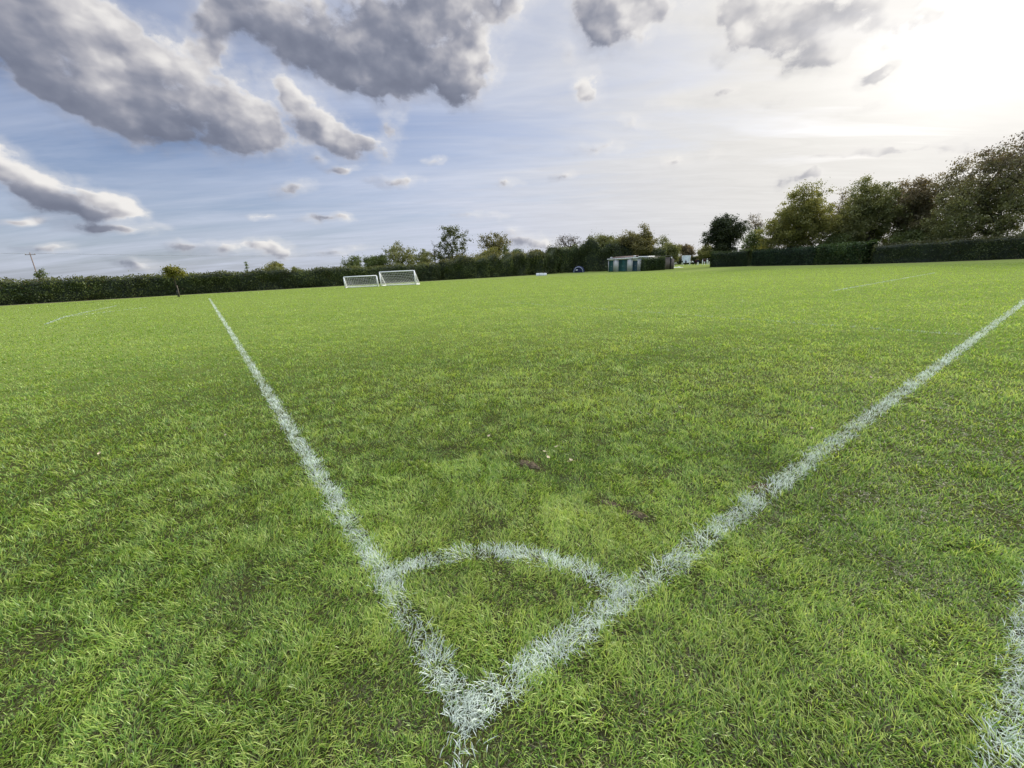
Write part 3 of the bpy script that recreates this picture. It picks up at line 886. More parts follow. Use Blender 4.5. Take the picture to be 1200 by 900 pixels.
VERGE = simple_mat("dry_verge", (0.15, 0.135, 0.075), 0.95, 0.45, 1.2)
def verge(label, pts, w0, w1):
    m = MB(); r = random.Random(4); P = []
    for a, b in zip(pts[:-1], pts[1:]):
        n = max(2, int((Vector(b) - Vector(a)).length / 0.7))
        P += [Vector(a).lerp(Vector(b), k / n) for k in range(n)]
    P.append(Vector(pts[-1])); row = []
    for k, p in enumerate(P):
        d = (P[min(k + 1, len(P) - 1)] - P[max(k - 1, 0)]).normalized(); nn = Vector((d.y, -d.x))
        a = p + nn * w0; b = p + nn * (w1 + r.uniform(-.35, .35))
        row.append(((a.x, a.y, 0.012), (b.x, b.y, 0.012)))
    for q, t in zip(row[:-1], row[1:]): m.quad(q[0], t[0], t[1], q[1])
    tag(m.build("verge", VERGE), label, kind="structure")
verge("strip of dry rough grass along the foot of the left hedge", [(-82, 24), (-62, 38), (-51, 46.6), (-43.4, 54.5), (-34, 61.0), (-24.8, 67.0), (-16.5, 72.6), (-11.6, 76.2), (-4.6, 80.4), (2.0, 85.2), (6.6, 91.0), (11, 95.0), (16.2, 95.2), (21, 94)], 0.2, 2.4)
verge("strip of dry rough grass along the foot of the right hedge", [(42.0, 87.6), (46.5, 81.4), (49.6, 67.5), (51.4, 60.2), (55.2, 56.6), (65.0, 53.4), (82.0, 47.5), (104, 39)], 0.2, 2.3)
LT = (0.16, 0.155, 0.06)
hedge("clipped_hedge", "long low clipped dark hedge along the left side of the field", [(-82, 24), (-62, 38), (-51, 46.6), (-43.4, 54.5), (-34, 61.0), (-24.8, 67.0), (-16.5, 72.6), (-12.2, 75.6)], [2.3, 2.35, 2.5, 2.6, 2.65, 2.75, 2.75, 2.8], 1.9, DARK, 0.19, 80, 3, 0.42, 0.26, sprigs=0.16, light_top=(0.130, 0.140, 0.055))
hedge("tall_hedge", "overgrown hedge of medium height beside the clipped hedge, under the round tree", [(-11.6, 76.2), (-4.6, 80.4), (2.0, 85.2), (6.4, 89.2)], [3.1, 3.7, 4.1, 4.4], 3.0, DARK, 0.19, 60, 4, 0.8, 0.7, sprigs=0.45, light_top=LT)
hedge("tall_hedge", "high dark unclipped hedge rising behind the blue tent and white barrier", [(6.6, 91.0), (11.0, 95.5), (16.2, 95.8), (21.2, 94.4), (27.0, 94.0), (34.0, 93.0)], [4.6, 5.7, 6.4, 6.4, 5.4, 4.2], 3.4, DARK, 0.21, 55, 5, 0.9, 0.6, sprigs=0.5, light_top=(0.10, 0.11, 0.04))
hedge("clipped_hedge", "short dark square end hedge under the dark round tree", [(42.0, 87.6), (46.3, 81.8)], [2.9, 3.0], 2.2, ((0.030, 0.050, 0.019), (0.080, 0.110, 0.036)), 0.15, 80, 6, 0.2, 0.08)
hedge("clipped_hedge", "dark blue green clipped hedge in front of the brown tiled roof", [(46.9, 81.0), (49.6, 68.0)], [2.95, 2.9], 2.0, ((0.025, 0.050, 0.026), (0.070, 0.108, 0.046)), 0.15, 80, 7, 0.2, 0.08)
hedge("leafy_bush", "lighter green bulging bush between the dark clipped hedges on the right", [(49.7, 67.6), (51.2, 60.6)], [2.9, 3.05], 2.6, ((0.036, 0.066, 0.020), (0.095, 0.140, 0.042)), 0.20, 70, 8, 0.45, 0.2, cat="bush", sprigs=0.2)
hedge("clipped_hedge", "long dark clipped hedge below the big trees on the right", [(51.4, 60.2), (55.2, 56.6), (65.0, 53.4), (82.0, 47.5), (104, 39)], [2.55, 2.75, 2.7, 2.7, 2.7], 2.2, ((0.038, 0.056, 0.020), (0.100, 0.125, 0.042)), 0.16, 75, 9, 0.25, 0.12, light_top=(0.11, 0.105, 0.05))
hedge("far_hedge", "distant dark hedge behind the cricketers and the white screen", [(69, 186), (80, 178), (95, 166)], [3.2, 3.4, 3.2], 3.0, DARK, 0.30, 22, 10, 0.5, 0.3)

TREES = [
 # name, label, cat, X, Y, zt, zb, w, palette, kwargs
 ("sparse_tree", "low spreading dark tree with sky gaps above the hedge behind the goals", "tree", -36.9, 103.6, 6.4, 2.6, 7.0, DARK, dict(n_cl=84, per=34, leaf=0.28, clr=0.38, seed=21)),
 ("bushy_tree", "dense dark rounded bush tree just right of the low spreading tree", "tree", -30.4, 100.5, 6.3, 1.2, 6.6, DARK, dict(n_cl=132, per=87, leaf=0.25, clr=0.45, seed=22)),
 ("oak_tree", "broad light leaved tree standing behind the right hand goal", "tree", -24.5, 102.0, 9.3, 1.2, 9.4, MIDG, dict(n_cl=150, per=37, leaf=0.28, clr=0.45, seed=23, lobes=9)),
 ("bushy_tree", "small bushy tree between the broad light tree and the bare pale tree", "tree", -18.8, 98.2, 7.0, 1.0, 5.2, MIDG, dict(n_cl=84, per=72, leaf=0.25, clr=0.41, seed=24)),
 ("birch_tree", "thin bare pale tree beside the tall dark oval tree", "tree", -16.1, 97.2, 8.0, 3.4, 1.9, PALE, dict(n_cl=48, per=5, leaf=0.17, clr=0.36, seed=25, shape="tall", twigs=60, trunk=.12)),
 ("ash_tree", "tall dark oval tree flecked with sky gaps, above the end of the low hedge", "tree", -12.0, 94.2, 10.2, 1.4, 7.4, ((0.046, 0.060, 0.024), (0.120, 0.135, 0.050)), dict(n_cl=180, per=39, leaf=0.27, clr=0.41, seed=26, shape="tall", lobes=9)),
 ("round_tree", "round topped tree with open twiggy centre above the overgrown hedge", "tree", -2.5, 99.9, 10.1, 3.0, 8.0, AUTUMN, dict(n_cl=150, per=31, leaf=0.28, clr=0.41, seed=27, lobes=9)),
 ("olive_shrub", "yellowish green shrub in front of the round topped tree", "shrub", -4.2, 90.5, 6.2, 1.6, 5.2, OLIVE, dict(n_cl=132, per=87, leaf=0.23, clr=0.45, seed=28, trunk=.12)),
 ("conifer_tree", "dark pointed conifer right of the round topped tree", "tree", 0.0, 91.5, 6.7, 2.0, 2.8, DARK, dict(n_cl=96, per=87, leaf=0.21, clr=0.32, seed=29, shape="cone", trunk=.12)),
 ("dark_shrub", "small dark shrub poking above the overgrown hedge, right of the conifer", "shrub", 2.2, 92.0, 5.5, 2.0, 3.2, DARK, dict(n_cl=72, per=79, leaf=0.23, clr=0.38, seed=30, trunk=.1)),
 ("bare_tree", "nearly leafless reddish tree spreading above the high dark hedge", "tree", 16.7, 111.0, 10.3, 4.2, 9.6, PALE, dict(n_cl=180, per=3, leaf=0.21, clr=0.45, seed=31, twigs=280, trunk=.26)),
 ("bushy_tree", "broad dark green bushy tree behind the blue tent and the shed end", "tree", 24.0, 100.2, 8.6, 0.4, 10.5, MIDG, dict(n_cl=384, per=107, leaf=0.25, clr=0.54, seed=32, lobes=10)),
 ("autumn_tree", "olive and rust coloured tree with a spiky top behind the shed", "tree", 28.0, 94.8, 10.2, 0.2, 10.0, AUTUMN, dict(n_cl=408, per=104, leaf=0.24, clr=0.45, seed=33, lobes=10, shape="spire", twigs=80)),
 ("open_tree", "small round open crowned tree on a thin stem right of the shed", "tree", 44.1, 122.3, 8.6, 5.2, 4.0, MIDG, dict(n_cl=72, per=14, leaf=0.25, clr=0.36, seed=34, trunk=.14)),
 ("dark_shrub", "dark bushy shrub beside the wooden hut", "shrub", 40.0, 104.6, 6.3, 0.2, 4.6, MIDG, dict(n_cl=156, per=87, leaf=0.23, clr=0.41, seed=35, trunk=.12)),
 ("dark_shrub", "low dark shrub below the open crowned tree, behind the hut roof", "shrub", 38.4, 108.5, 5.0, 0.3, 4.0, DARK, dict(n_cl=120, per=79, leaf=0.25, clr=0.45, seed=36, trunk=.12)),
 ("brown_tree", "distant brownish tree behind the white screen", "tree", 73.6, 176.0, 8.9, 1.4, 7.6, RUST, dict(n_cl=132, per=58, leaf=0.38, clr=0.54, seed=37)),
 ("olive_tree", "distant pale olive tree beyond the cricketers", "tree", 79.4, 174.0, 8.0, 1.0, 6.6, OLIVE, dict(n_cl=132, per=58, leaf=0.38, clr=0.54, seed=38)),
 ("olive_tree", "distant low olive green tree partly behind the dark round tree", "tree", 85.5, 171.0, 6.2, 0.8, 8.0, OLIVE, dict(n_cl=132, per=58, leaf=0.38, clr=0.54, seed=39)),
 ("dark_round_tree", "dense near black round tree at the end of the right hand hedge", "tree", 45.2, 90.2, 10.4, 1.6, 9.0, ((0.018, 0.028, 0.013), (0.052, 0.066, 0.026)), dict(n_cl=312, per=104, leaf=0.24, clr=0.45, seed=40, lobes=11, trunk=.26)),
 ("bare_tree", "thin see through tree between the dark round tree and the yellow green tree", "tree", 69.5, 121.5, 14.8, 7.4, 4.8, RUST, dict(n_cl=102, per=10, leaf=0.23, clr=0.38, seed=41, twigs=130, trunk=.16)),
 ("dark_shrub", "dark ragged shrub above the brown tiled roof", "shrub", 58.2, 101.5, 8.2, 1.0, 6.0, DARK, dict(n_cl=120, per=66, leaf=0.25, clr=0.41, seed=42, trunk=.14)),
 ("yellow_green_tree", "big yellow green tree with an uneven crown left of the tall row on the right", "tree", 51.3, 77.2, 14.2, 0.4, 12.6, OLIVE, dict(n_cl=480, per=104, leaf=0.24, clr=0.47, seed=43, lobes=13, trunk=.34)),
 ("bare_tree", "tall thin leaved tree rising behind the yellow green tree", "tree", 75.5, 99.6, 18.8, 4.0, 6.6, RUST, dict(n_cl=180, per=16, leaf=0.25, clr=0.45, seed=44, twigs=160, trunk=.24)),
 ("yew_tree", "very dark narrow tree in the gap behind the yellow green tree", "tree", 62.6, 81.6, 9.6, 0.6, 6.0, ((0.010, 0.018, 0.008), (0.026, 0.038, 0.014)), dict(n_cl=180, per=95, leaf=0.23, clr=0.43, seed=45, trunk=.16)),
 ("broad_tree", "rounded green tree, second from the left of the row above the right hedge", "tree", 60.9, 73.2, 14.1, 0.2, 9.6, MIDG, dict(n_cl=456, per=104, leaf=0.23, clr=0.45, seed=46, lobes=12, trunk=.28)),
 ("copper_tree", "brownish red tinged tree between the rounded green tree and the largest tree", "tree", 66.4, 71.4, 13.9, 0.2, 9.2, ((0.090, 0.090, 0.044), (0.205, 0.180, 0.098)), dict(n_cl=432, per=89, leaf=0.23, clr=0.45, seed=47, lobes=11, trunk=.28, top_pal=RUST)),
 ("large_tree", "largest tree at the right edge, green below with a thin reddish top", "tree", 69.2, 61.4, 17.6, -1.0, 16.5, MIDG, dict(n_cl=744, per=78, leaf=0.23, clr=0.50, seed=48, lobes=15, trunk=.42, top_pal=PALE, twigs=300)),
 ("broad_tree", "dark green tree filling the low right edge beneath the largest tree", "tree", 79.5, 58.5, 10.5, 0.8, 11, DARK, dict(n_cl=288, per=87, leaf=0.25, clr=0.50, seed=49, lobes=10)),
 ("laurel_shrub", "dark shrub under the tall row, behind the lighter bulging bush", "shrub", 56.0, 73.5, 5.2, -0.6, 6.0, DARK, dict(n_cl=180, per=87, leaf=0.23, clr=0.45, seed=61, trunk=.1)),
 ("laurel_shrub", "low dark shrub filling the gap beneath the copper tree", "shrub", 61.8, 66.5, 4.6, -0.6, 7.0, DARK, dict(n_cl=192, per=87, leaf=0.23, clr=0.45, seed=62, trunk=.1)),
 ("laurel_shrub", "dark shrub thicket below the left side of the largest tree", "shrub", 63.6, 62.2, 5.4, -0.8, 7.5, MIDG, dict(n_cl=228, per=87, leaf=0.23, clr=0.45, seed=63, trunk=.1)),
 ("laurel_shrub", "dark shrub thicket below the right side of the largest tree", "shrub", 72.0, 57.5, 5.2, -0.8, 8.5, DARK, dict(n_cl=228, per=87, leaf=0.23, clr=0.45, seed=64, trunk=.1)),
 ("bramble_tuft", "ragged tuft of stems above the hedge beside the leaning pole", "shrub", -65.9, 61.3, 4.4, 1.4, 1.7, DARK, dict(n_cl=31, per=24, leaf=0.21, clr=0.23, seed=50, trunk=.06, twigs=30)),
 ("small_conifer", "tiny pointed conifer top above the low hedge, left of the rounded bush", "tree", -43.2, 72.0, 4.35, 1.4, 1.2, DARK, dict(n_cl=36, per=43, leaf=0.19, clr=0.18, seed=51, shape="cone", trunk=.06)),
 ("round_bush", "light green rounded bush behind the low hedge", "bush", -40.7, 75.7, 4.45, 1.2, 3.5, OLIVE, dict(n_cl=84, per=72, leaf=0.21, clr=0.36, seed=52, trunk=.08)),
 ("small_shrub", "little dark tuft above the low hedge, between the rounded bush and the goals", "shrub", -36.9, 75.5, 3.8, 1.2, 1.4, MIDG, dict(n_cl=31, per=52, leaf=0.19, clr=0.23, seed=53, trunk=.06)),
]
for nm, lab, cat, X, Y, zt, zb, w, pal, kw in TREES:
    tree(nm, lab, cat, X, Y, zt, zb, w, pal, **kw)

# young staked tree in front of the left hedge
yt = tree("young_tree", "young yellow leaved tree with a stake and guard in front of the left hedge", "tree", -36.4, 47.1, 3.35, 1.75, 1.9, ((0.10, 0.11, 0.018), (0.20, 0.19, 0.035)), n_cl=40, per=49, leaf=0.17, clr=0.22, seed=60, trunk=.04)
WOOD = simple_mat("weathered_wood", (0.16, 0.13, 0.10), 0.8, 0.4, 5, streak=True)
st_ = MB(); st_.tube((0.16, -0.05, 0), (0.16, -0.05, 1.25), 0.035); st_.tube((0.16, -0.05, 1.05), (0, 0, 1.08), 0.02)
st_.build("stake", WOOD, yt)
gd = MB()
for k in range(10):
    a = 2 * math.pi * k / 10; gd.tube((math.cos(a) * .09, math.sin(a) * .09, 0.0), (math.cos(a) * .09, math.sin(a) * .09, 0.7), 0.012, n=4)
for z in (0.05, 0.35, 0.68):
    for k in range(10):
        a = 2 * math.pi * k / 10; b = 2 * math.pi * (k + 1) / 10
        gd.tube((math.cos(a) * .09, math.sin(a) * .09, z), (math.cos(b) * .09, math.sin(b) * .09, z), 0.01, n=4)
gd.build("tree_guard", simple_mat("guard_plastic", (0.06, 0.06, 0.055), 0.6), yt)

# ------------------------------------------------------------------ goals
WHITE = simple_mat("white_paint", (0.86, 0.87, 0.88), 0.4, 0.08, 3)
NET = simple_mat("net_cord", (0.78, 0.80, 0.82), 0.8, 0.15, 8)
def goal(label, loc, rz, W=4.88, H=1.83, D=1.5):
    g = empty("goal", loc, rz); tag(g, label, "goal", "portable goals by the left hedge")
    r = 0.07; hw = W / 2
    MB().tube((-hw, 0, H), (hw, 0, H), r, n=10).build("crossbar", WHITE, g, smooth=True)
    for s in (-1, 1):
        MB().tube((s * hw, 0, 0), (s * hw, 0, H), r, n=10).build("post", WHITE, g, smooth=True)
        MB().tube((s * hw, 0.0, H - .02), (s * hw, D, 0.05), r * 0.75, n=8).build("back_stay", WHITE, g, smooth=True)
        MB().tube((s * hw, 0.05, 0.045), (s * hw, D, 0.045), r * 0.85, n=8).build("side_bar", WHITE, g, smooth=True)
    MB().tube((-hw, D, 0.045), (hw, D, 0.045), r * 0.9, n=8).build("back_bar", WHITE, g, smooth=True)
    n = MB()
    c = 0.013
    def ribbon(a, b):
        a = Vector(a); b = Vector(b); n.tube(a, b, c, n=3, cap=False)
    nu = int(W / 0.20); nv = 10
    def back(u, v):          # v 0 top .. 1 bottom: sagging slanted back panel
        x = -hw + W * u
        sag = 0.22 * math.sin(math.pi * v) * (0.4 + 0.6 * math.sin(math.pi * u))
        return (x, D * v - sag * 0.5, (H - 0.05) * (1 - v) + 0.05 * v - sag)
    for i in range(nu + 1):
        for j in range(nv): ribbon(back(i / nu, j / nv), back(i / nu, (j + 1) / nv))
    for j in range(nv + 1):
        for i in range(nu): ribbon(back(i / nu, j / nv), back((i + 1) / nu, j / nv))
    for s in (-1, 1):
        for k in range(1, 8):
            y = D * k / 8; ribbon((s * hw, y, 0.05), (s * hw, y, (H - .05) * (1 - k / 8)))
        for k in range(1, 9):
            z = H * k / 9; ribbon((s * hw, 0, z), (s * hw, D * (1 - z / H), z))
    n.build("net", NET, g)
    return g

goal("larger looking white portable goal, right one of the pair, net hanging from the crossbar", (-13.95, 54.4, 0), R(-8), 4.6, 1.74, 1.5)
goal("lower looking white portable goal, left one of the pair, partly behind the other", (-18.25, 53.3, 0), R(10), 3.9, 1.33, 1.2)

# ------------------------------------------------------------------ telegraph pole and wires
tp = empty("telegraph_pole", (-88.2, 81.4, 0), R(20)); tag(tp, "leaning wooden telegraph pole with a short crossarm behind the left hedge", "pole")
POLE = simple_mat("pole_wood", (0.20, 0.15, 0.13), 0.8, 0.3, 3, streak=True)
MB().tube((0, 0, 0), (0, 0, 7.95), 0.10, 0.075, n=10).build("pole", POLE, tp, smooth=True)
ca = MB(); ca.box(-0.75, 0.75, -0.05, 0.05, 7.60, 7.70); ca.build("crossarm", POLE, tp)
for s in (-0.65, 0.0, 0.65):
    ib = MB(); ib.tube((s, 0, 7.70 if s else 7.95), (s, 0, 7.86 if s else 8.1), 0.05, 0.035, n=8); ib.build("insulator", simple_mat("porcelain", (0.35, 0.33, 0.30), 0.3), tp)
tp2 = empty("telegraph_pole", (-50.0, 186.0, 0), R(20)); tag(tp2, "far telegraph pole carrying the wire, hidden among the trees behind the goals", "pole")
MB().tube((0, 0, 0), (0, 0, 9.4), 0.15, 0.11, n=8).build("pole", POLE, tp2, smooth=True)
c2 = MB(); c2.box(-0.9, 0.9, -0.07, 0.07, 9.0, 9.15); c2.build("crossarm", POLE, tp2)
def wire(a, b, sag, label):
    m = MB(); pts = []
    for k in range(33):
        t = k / 32; p = Vector(a).lerp(Vector(b), t); p.z -= sag * 4 * t * (1 - t); pts.append(p)
    m.path(pts, 0.02, n=4)
    o = m.build("overhead_wire", simple_mat("wire", (0.10, 0.10, 0.11), 0.5))
    tag(o, label, "wire", "overhead wires by the left hedge")
wire((-88.2, 81.4, 7.9), (-50.0, 186.0, 9.3), 0.6, "thin overhead wire running from the leaning pole to the right across the sky")
wire((-108, 30, 7.4), (-88.2, 81.4, 7.9), 0.3, "thin overhead wire running from the leaning pole out of the picture on the left")

# ------------------------------------------------------------------ white barrier
wb = empty("plastic_barrier", (6.1, 76.4, 0), R(-4)); tag(wb, "low white plastic barrier lying on the grass before the high hedge", "barrier")
PLW = simple_mat("white_plastic", (0.80, 0.82, 0.84), 0.35, 0.08, 2)
for k in range(3):
    b = MB(); x0 = -0.95 + k * 0.64
    pr = [(-.22, 0), (.22, 0), (.22, .14), (.13, .46 - 0.04 * (k == 2)), (-.13, .46 - 0.04 * (k == 2)), (-.22, .14)]
    v = [(x, y, z) for x in (x0, x0 + 0.60) for y, z in pr]
    b._add(v, [(i, (i + 1) % 6, 6 + (i + 1) % 6, 6 + i) for i in range(6)] + [(0, 5, 4, 1), (1, 4, 3, 2), (6, 7, 10, 11), (7, 8, 9, 10)])
    b.tube((x0 + 0.60, 0, .25), (x0 + 0.64, 0, .25), 0.05, n=8)
    b.build("barrier_block", PLW, wb, bevel=0.03)
    f = MB(); f.tube((x0 + .3, 0, .44), (x0 + .3, 0, .50), 0.05, n=8); f.build("filler_cap", simple_mat("cap_grey", (0.3, 0.34, 0.36), 0.5), wb)

# ------------------------------------------------------------------ blue pop-up tent
pt = empty("pop_up_tent", (15.3, 91.6, 0), R(-14)); tag(pt, "dark blue dome tent with a pale curved edge, pitched against the high hedge", "tent")
NAVY = simple_mat("navy_fabric", (0.012, 0.022, 0.085), 0.7, 0.3, 4)
PALEF = simple_mat("pale_piping", (0.42, 0.48, 0.60), 0.7, 0.1, 4)
def arch(y, w, h, n=14): return [(-w / 2 * math.cos(math.pi * k / n), y, h * math.sin(math.pi * k / n) ** 0.85) for k in range(n + 1)]
sh = MB(); prof = [(-0.85, 1.9, 1.12), (-0.55, 2.3, 1.28), (0, 2.5, 1.34), (0.6, 2.2, 1.1), (1.05, 1.4, 0.5), (1.2, 0.9, 0.08)]
rows = [arch(*p) for p in prof]
for a, b in zip(rows[:-1], rows[1:]):
    for k in range(14): sh.quad(a[k], a[k + 1], b[k + 1], b[k])
sh.build("canopy", NAVY, pt, smooth=True)
dr = MB(); fr = arch(-0.80, 1.8, 1.06)
for k in range(14): dr.tri((0, -0.82, 0.0), fr[k + 1], fr[k])
dr.build("door_panel", simple_mat("navy_door", (0.008, 0.014, 0.06), 0.7), pt)
MB().path(arch(-0.87, 1.9, 1.13), 0.055, n=6).build("arch_piping", PALEF, pt, smooth=True)
lg = MB(); lg.box(-0.55, -0.12, -0.90, -0.86, 0.42, 0.66); lg.build("white_patch", simple_mat("patch_white", (0.7, 0.72, 0.75), 0.6), pt)

# ------------------------------------------------------------------ shed with green doors
A = np.array([20.2, 85.7]); B = np.array([23.95, 78.4]); dv = B - A; SL = np.linalg.norm(dv)
s_rz = math.atan2(dv[1], dv[0])
shed = empty("storage_shed", (A[0], A[1], 0), s_rz); tag(shed, "flat roofed pale storage shed with three dark teal doors below the autumn tree", "shed")
SD = 5.4; SH = 2.42
WALL = simple_mat("pale_render", (0.56, 0.55, 0.55), 0.85, 0.22, 1.5, streak=True)
TEAL = simple_mat("teal_door", (0.012, 0.085, 0.085), 0.5, 0.3, 2, streak=True)
TEALB = simple_mat("teal_blue_door", (0.014, 0.060, 0.090), 0.5, 0.3, 2, streak=True)
ROOF = simple_mat("roof_felt", (0.055, 0.05, 0.05), 0.9, 0.3, 3)
# y axis of the shed points away from the camera (local +y is left of A->B)
w_ = MB()
doors = [(0.02, 0.185, 2.12), (0.36, 0.655, 2.18), (0.82, 0.985, 1.88)]
edges = [0.0] + [e for d in doors for e in d[:2]] + [1.0]
for a, b in zip(edges[0::2], edges[1::2]): w_.box(a * SL, b * SL, 0, 0.2, 0, SH)
for a, b, h in doors: w_.box(a * SL, b * SL, 0.003, 0.2, h, SH - 0.002)
w_.box(0, 0.2, 0.2, SD, 0, SH); w_.box(SL - 0.2, SL, 0.2, SD, 0, SH); w_.box(0.2, SL - 0.2, SD - 0.2, SD, 0, SH)
w_.build("wall", WALL, shed)
for (a, b, h), m_ in zip(doors, (TEAL, TEAL, TEALB)):
    d = MB(); n = 9; x0, x1 = a * SL + 0.02, b * SL - 0.02
    for k in range(n):
        z0 = 0.03 + (h - 0.05) * k / n; d.box(x0, x1, 0.055, 0.10, z0, z0 + (h - .05) / n - 0.025)
    d.box(x0, x1, 0.085, 0.12, 0.02, h - 0.01)
    dd = d.build("door", m_, shed)
    hb = MB(); hb.box((x0 + x1) / 2 - .16, (x0 + x1) / 2 + .16, 0.02, 0.05, 0.95, 1.02); hb.build("handle", simple_mat("handle_steel", (0.3, 0.32, 0.32), 0.4, metallic=0.6), dd)
rf = MB(); rf.box(-0.15, SL + 0.12, -0.14, SD + 0.15, SH + 0.003, SH + 0.16); rf.build("roof", ROOF, shed)
fs = MB(); fs.box(-0.17, SL + 0.14, -0.19, -0.143, SH - 0.10, SH + 0.06); fs.build("fascia", WHITE, shed)
vg = MB(); vg.box(SL + 0.123, SL + 0.20, -0.14, SD * 0.72, SH + 0.0, SH + 0.19); vg.build("verge_board", WHITE, shed)
for px in (0.08, 0.86):
    bl = MB(); bl.box(px * SL, px * SL + .3, -0.10, 0.22, SH + 0.163, SH + 0.36); bl.build("roof_block", WHITE, shed)
rg = MB(); rg.quad((0.3, .25, SH + .165), (SL * .84, .25, SH + .165), (SL * .84, 1.6, SH + .42), (.3, 1.6, SH + .42)); rg.build("roof_sheet", simple_mat("brown_sheet", (0.09, 0.055, 0.045), 0.8, .4), shed)

# ivy hedge growing along the shed's right side and the wooden hut behind it
side = np.array([-dv[1], dv[0]]) / SL
i0 = B + side * 0.3 + dv / SL * 0.75; i1 = B + side * 5.6 + dv / SL * 0.75
hedge("ivy_screen", "dark green ivy covered screen along the right side of the shed", [tuple(i0), tuple(i1)], [2.30, 2.25], 0.9, ((0.030, 0.052, 0.014), (0.085, 0.125, 0.032)), 0.14, 110, 71, 0.16, 0.12, cat="ivy")
hut = empty("wooden_hut", (30.55, 83.9, 0), R(-8)); tag(hut, "small grey brown wooden hut with a white lamp, right of the shed", "hut")
HW = simple_mat("grey_boards", (0.20, 0.165, 0.15), 0.85, 0.35, 6, streak=True)
hw = MB()
for k in range(8): hw.box(k * 0.155, k * 0.155 + 0.145, 0, 0.05, 0, 2.35)
for k in range(4): hw.box(1.52 + k * 0.135, 1.52 + k * 0.135 + 0.125, 0.02, 0.07, 0, 2.2 - 0.22 * max(0, k - 1))
hw.box(0, 0.06, 0.05, 2.2, 0, 2.3); hw.box(1.98, 2.04, 0.07, 2.2, 0, 1.9); hw.box(0.06, 1.98, 2.14, 2.2, 0, 2.3)
hw.build("wall", HW, hut)
hd = MB(); hd.box(1.25, 1.51, 0.06, 0.10, 0, 2.2); hd.build("shaded_gap", simple_mat("gap_shade", (0.03, 0.026, 0.024), 0.9), hut)  # dark panel fills the gap between the boards, its shade in the colour
hr = MB(); hr.quad((-1.8, -.2, 2.46), (1.45, -.2, 2.66), (1.45, 2.4, 2.60), (-1.8, 2.4, 2.42)); hr.quad((-1.8, -.2, 2.40), (-1.8, 2.4, 2.36), (1.45, 2.4, 2.54), (1.45, -.2, 2.60)); hr.quad((-1.8, -.2, 2.40), (1.45, -.2, 2.60), (1.45, -.2, 2.66), (-1.8, -.2, 2.46))
hr.build("roof", simple_mat("hut_roof", (0.22, 0.20, 0.17), 0.8, .3), hut)
hl = MB(); hl.box(1.42, 1.58, -0.12, 0.0, 2.0, 2.34); hl.build("lamp", simple_mat("lamp_white", (0.85, 0.85, 0.83), 0.4, 0.05), hut)

# ------------------------------------------------------------------ bungalow behind the right hedge
hs = empty("bungalow", (61.5, 105.5, 0), R(-32)); tag(hs, "bungalow with a brown tiled hipped roof showing above the dark hedge", "house")
BRICK = simple_mat("brick_wall", (0.28, 0.15, 0.11), 0.9, 0.3, 8)
hx, hy, eh, rh = 4.3, 3.4, 2.35, 4.55
hwb = MB(); hwb.box(-hx, hx, -hy, -hy + .25, 0, eh); hwb.box(-hx, hx, hy - .25, hy, 0, eh); hwb.box(-hx, -hx + .25, -hy + .25, hy - .25, 0, eh); hwb.box(hx - .25, hx, -hy + .25, hy - .25, 0, eh); hwb.build("wall", BRICK, hs)
def tile_mat():
    m, nt = new_mat("brown_tiles")
    tc = nt.node("ShaderNodeTexCoord"); br = nt.node("ShaderNodeTexBrick")
    br.inputs["Scale"].default_value = 3.0; br.inputs["Color1"].default_value = (0.10, 0.060, 0.048, 1); br.inputs["Color2"].default_value = (0.15, 0.085, 0.065, 1); br.inputs["Mortar"].default_value = (0.04, 0.03, 0.025, 1)
    br.inputs["Mortar Size"].default_value = 0.03; nt.l.new(tc.outputs["Object"], br.inputs["Vector"])
    n1 = nt.noise(tc.outputs["Object"], 1.2, 4); c = nt.mix(nt.smooth(n1, .4, .7, 0, .5), br.outputs[0], (0.11, 0.10, 0.07))
    p = nt.node("ShaderNodeBsdfDiffuse"); nt.l.new(c, p.inputs[0]); finish(nt, p.outputs[0]); return m
ov = .35; a = (-hx - ov, -hy - ov, eh); b = (hx + ov, -hy - ov, eh); c = (hx + ov, hy + ov, eh); d = (-hx - ov, hy + ov, eh); e = (-1.2, 0, rh); f = (1.2, 0, rh)
hrf = MB(); hrf.quad(a, b, f, e); hrf.tri(b, c, f); hrf.quad(c, d, e, f); hrf.tri(d, a, e); hrf.quad(d, c, b, a)
hro = hrf.build("roof", tile_mat(), hs)
rdg = MB()
for p, q in ((e, f), (a, e), (b, f), (c, f), (d, e)): rdg.tube(p, q, 0.09, n=6)
rdg.build("ridge_tiles", simple_mat("ridge", (0.17, 0.11, 0.09), 0.85), hro)
for x in (-2.4, 1.6):
    wn = MB(); wn.box(x - .75, x + .75, -hy - .04, -hy - .003, 0.9, 2.1); wf = wn.build("window", WHITE, hs)
    wp = MB(); wp.box(x - .65, x + .65, -hy - .055, -hy - .043, 1.0, 2.0); wp.build("pane", simple_mat("glass", (0.03, 0.04, 0.05), 0.08), wf)

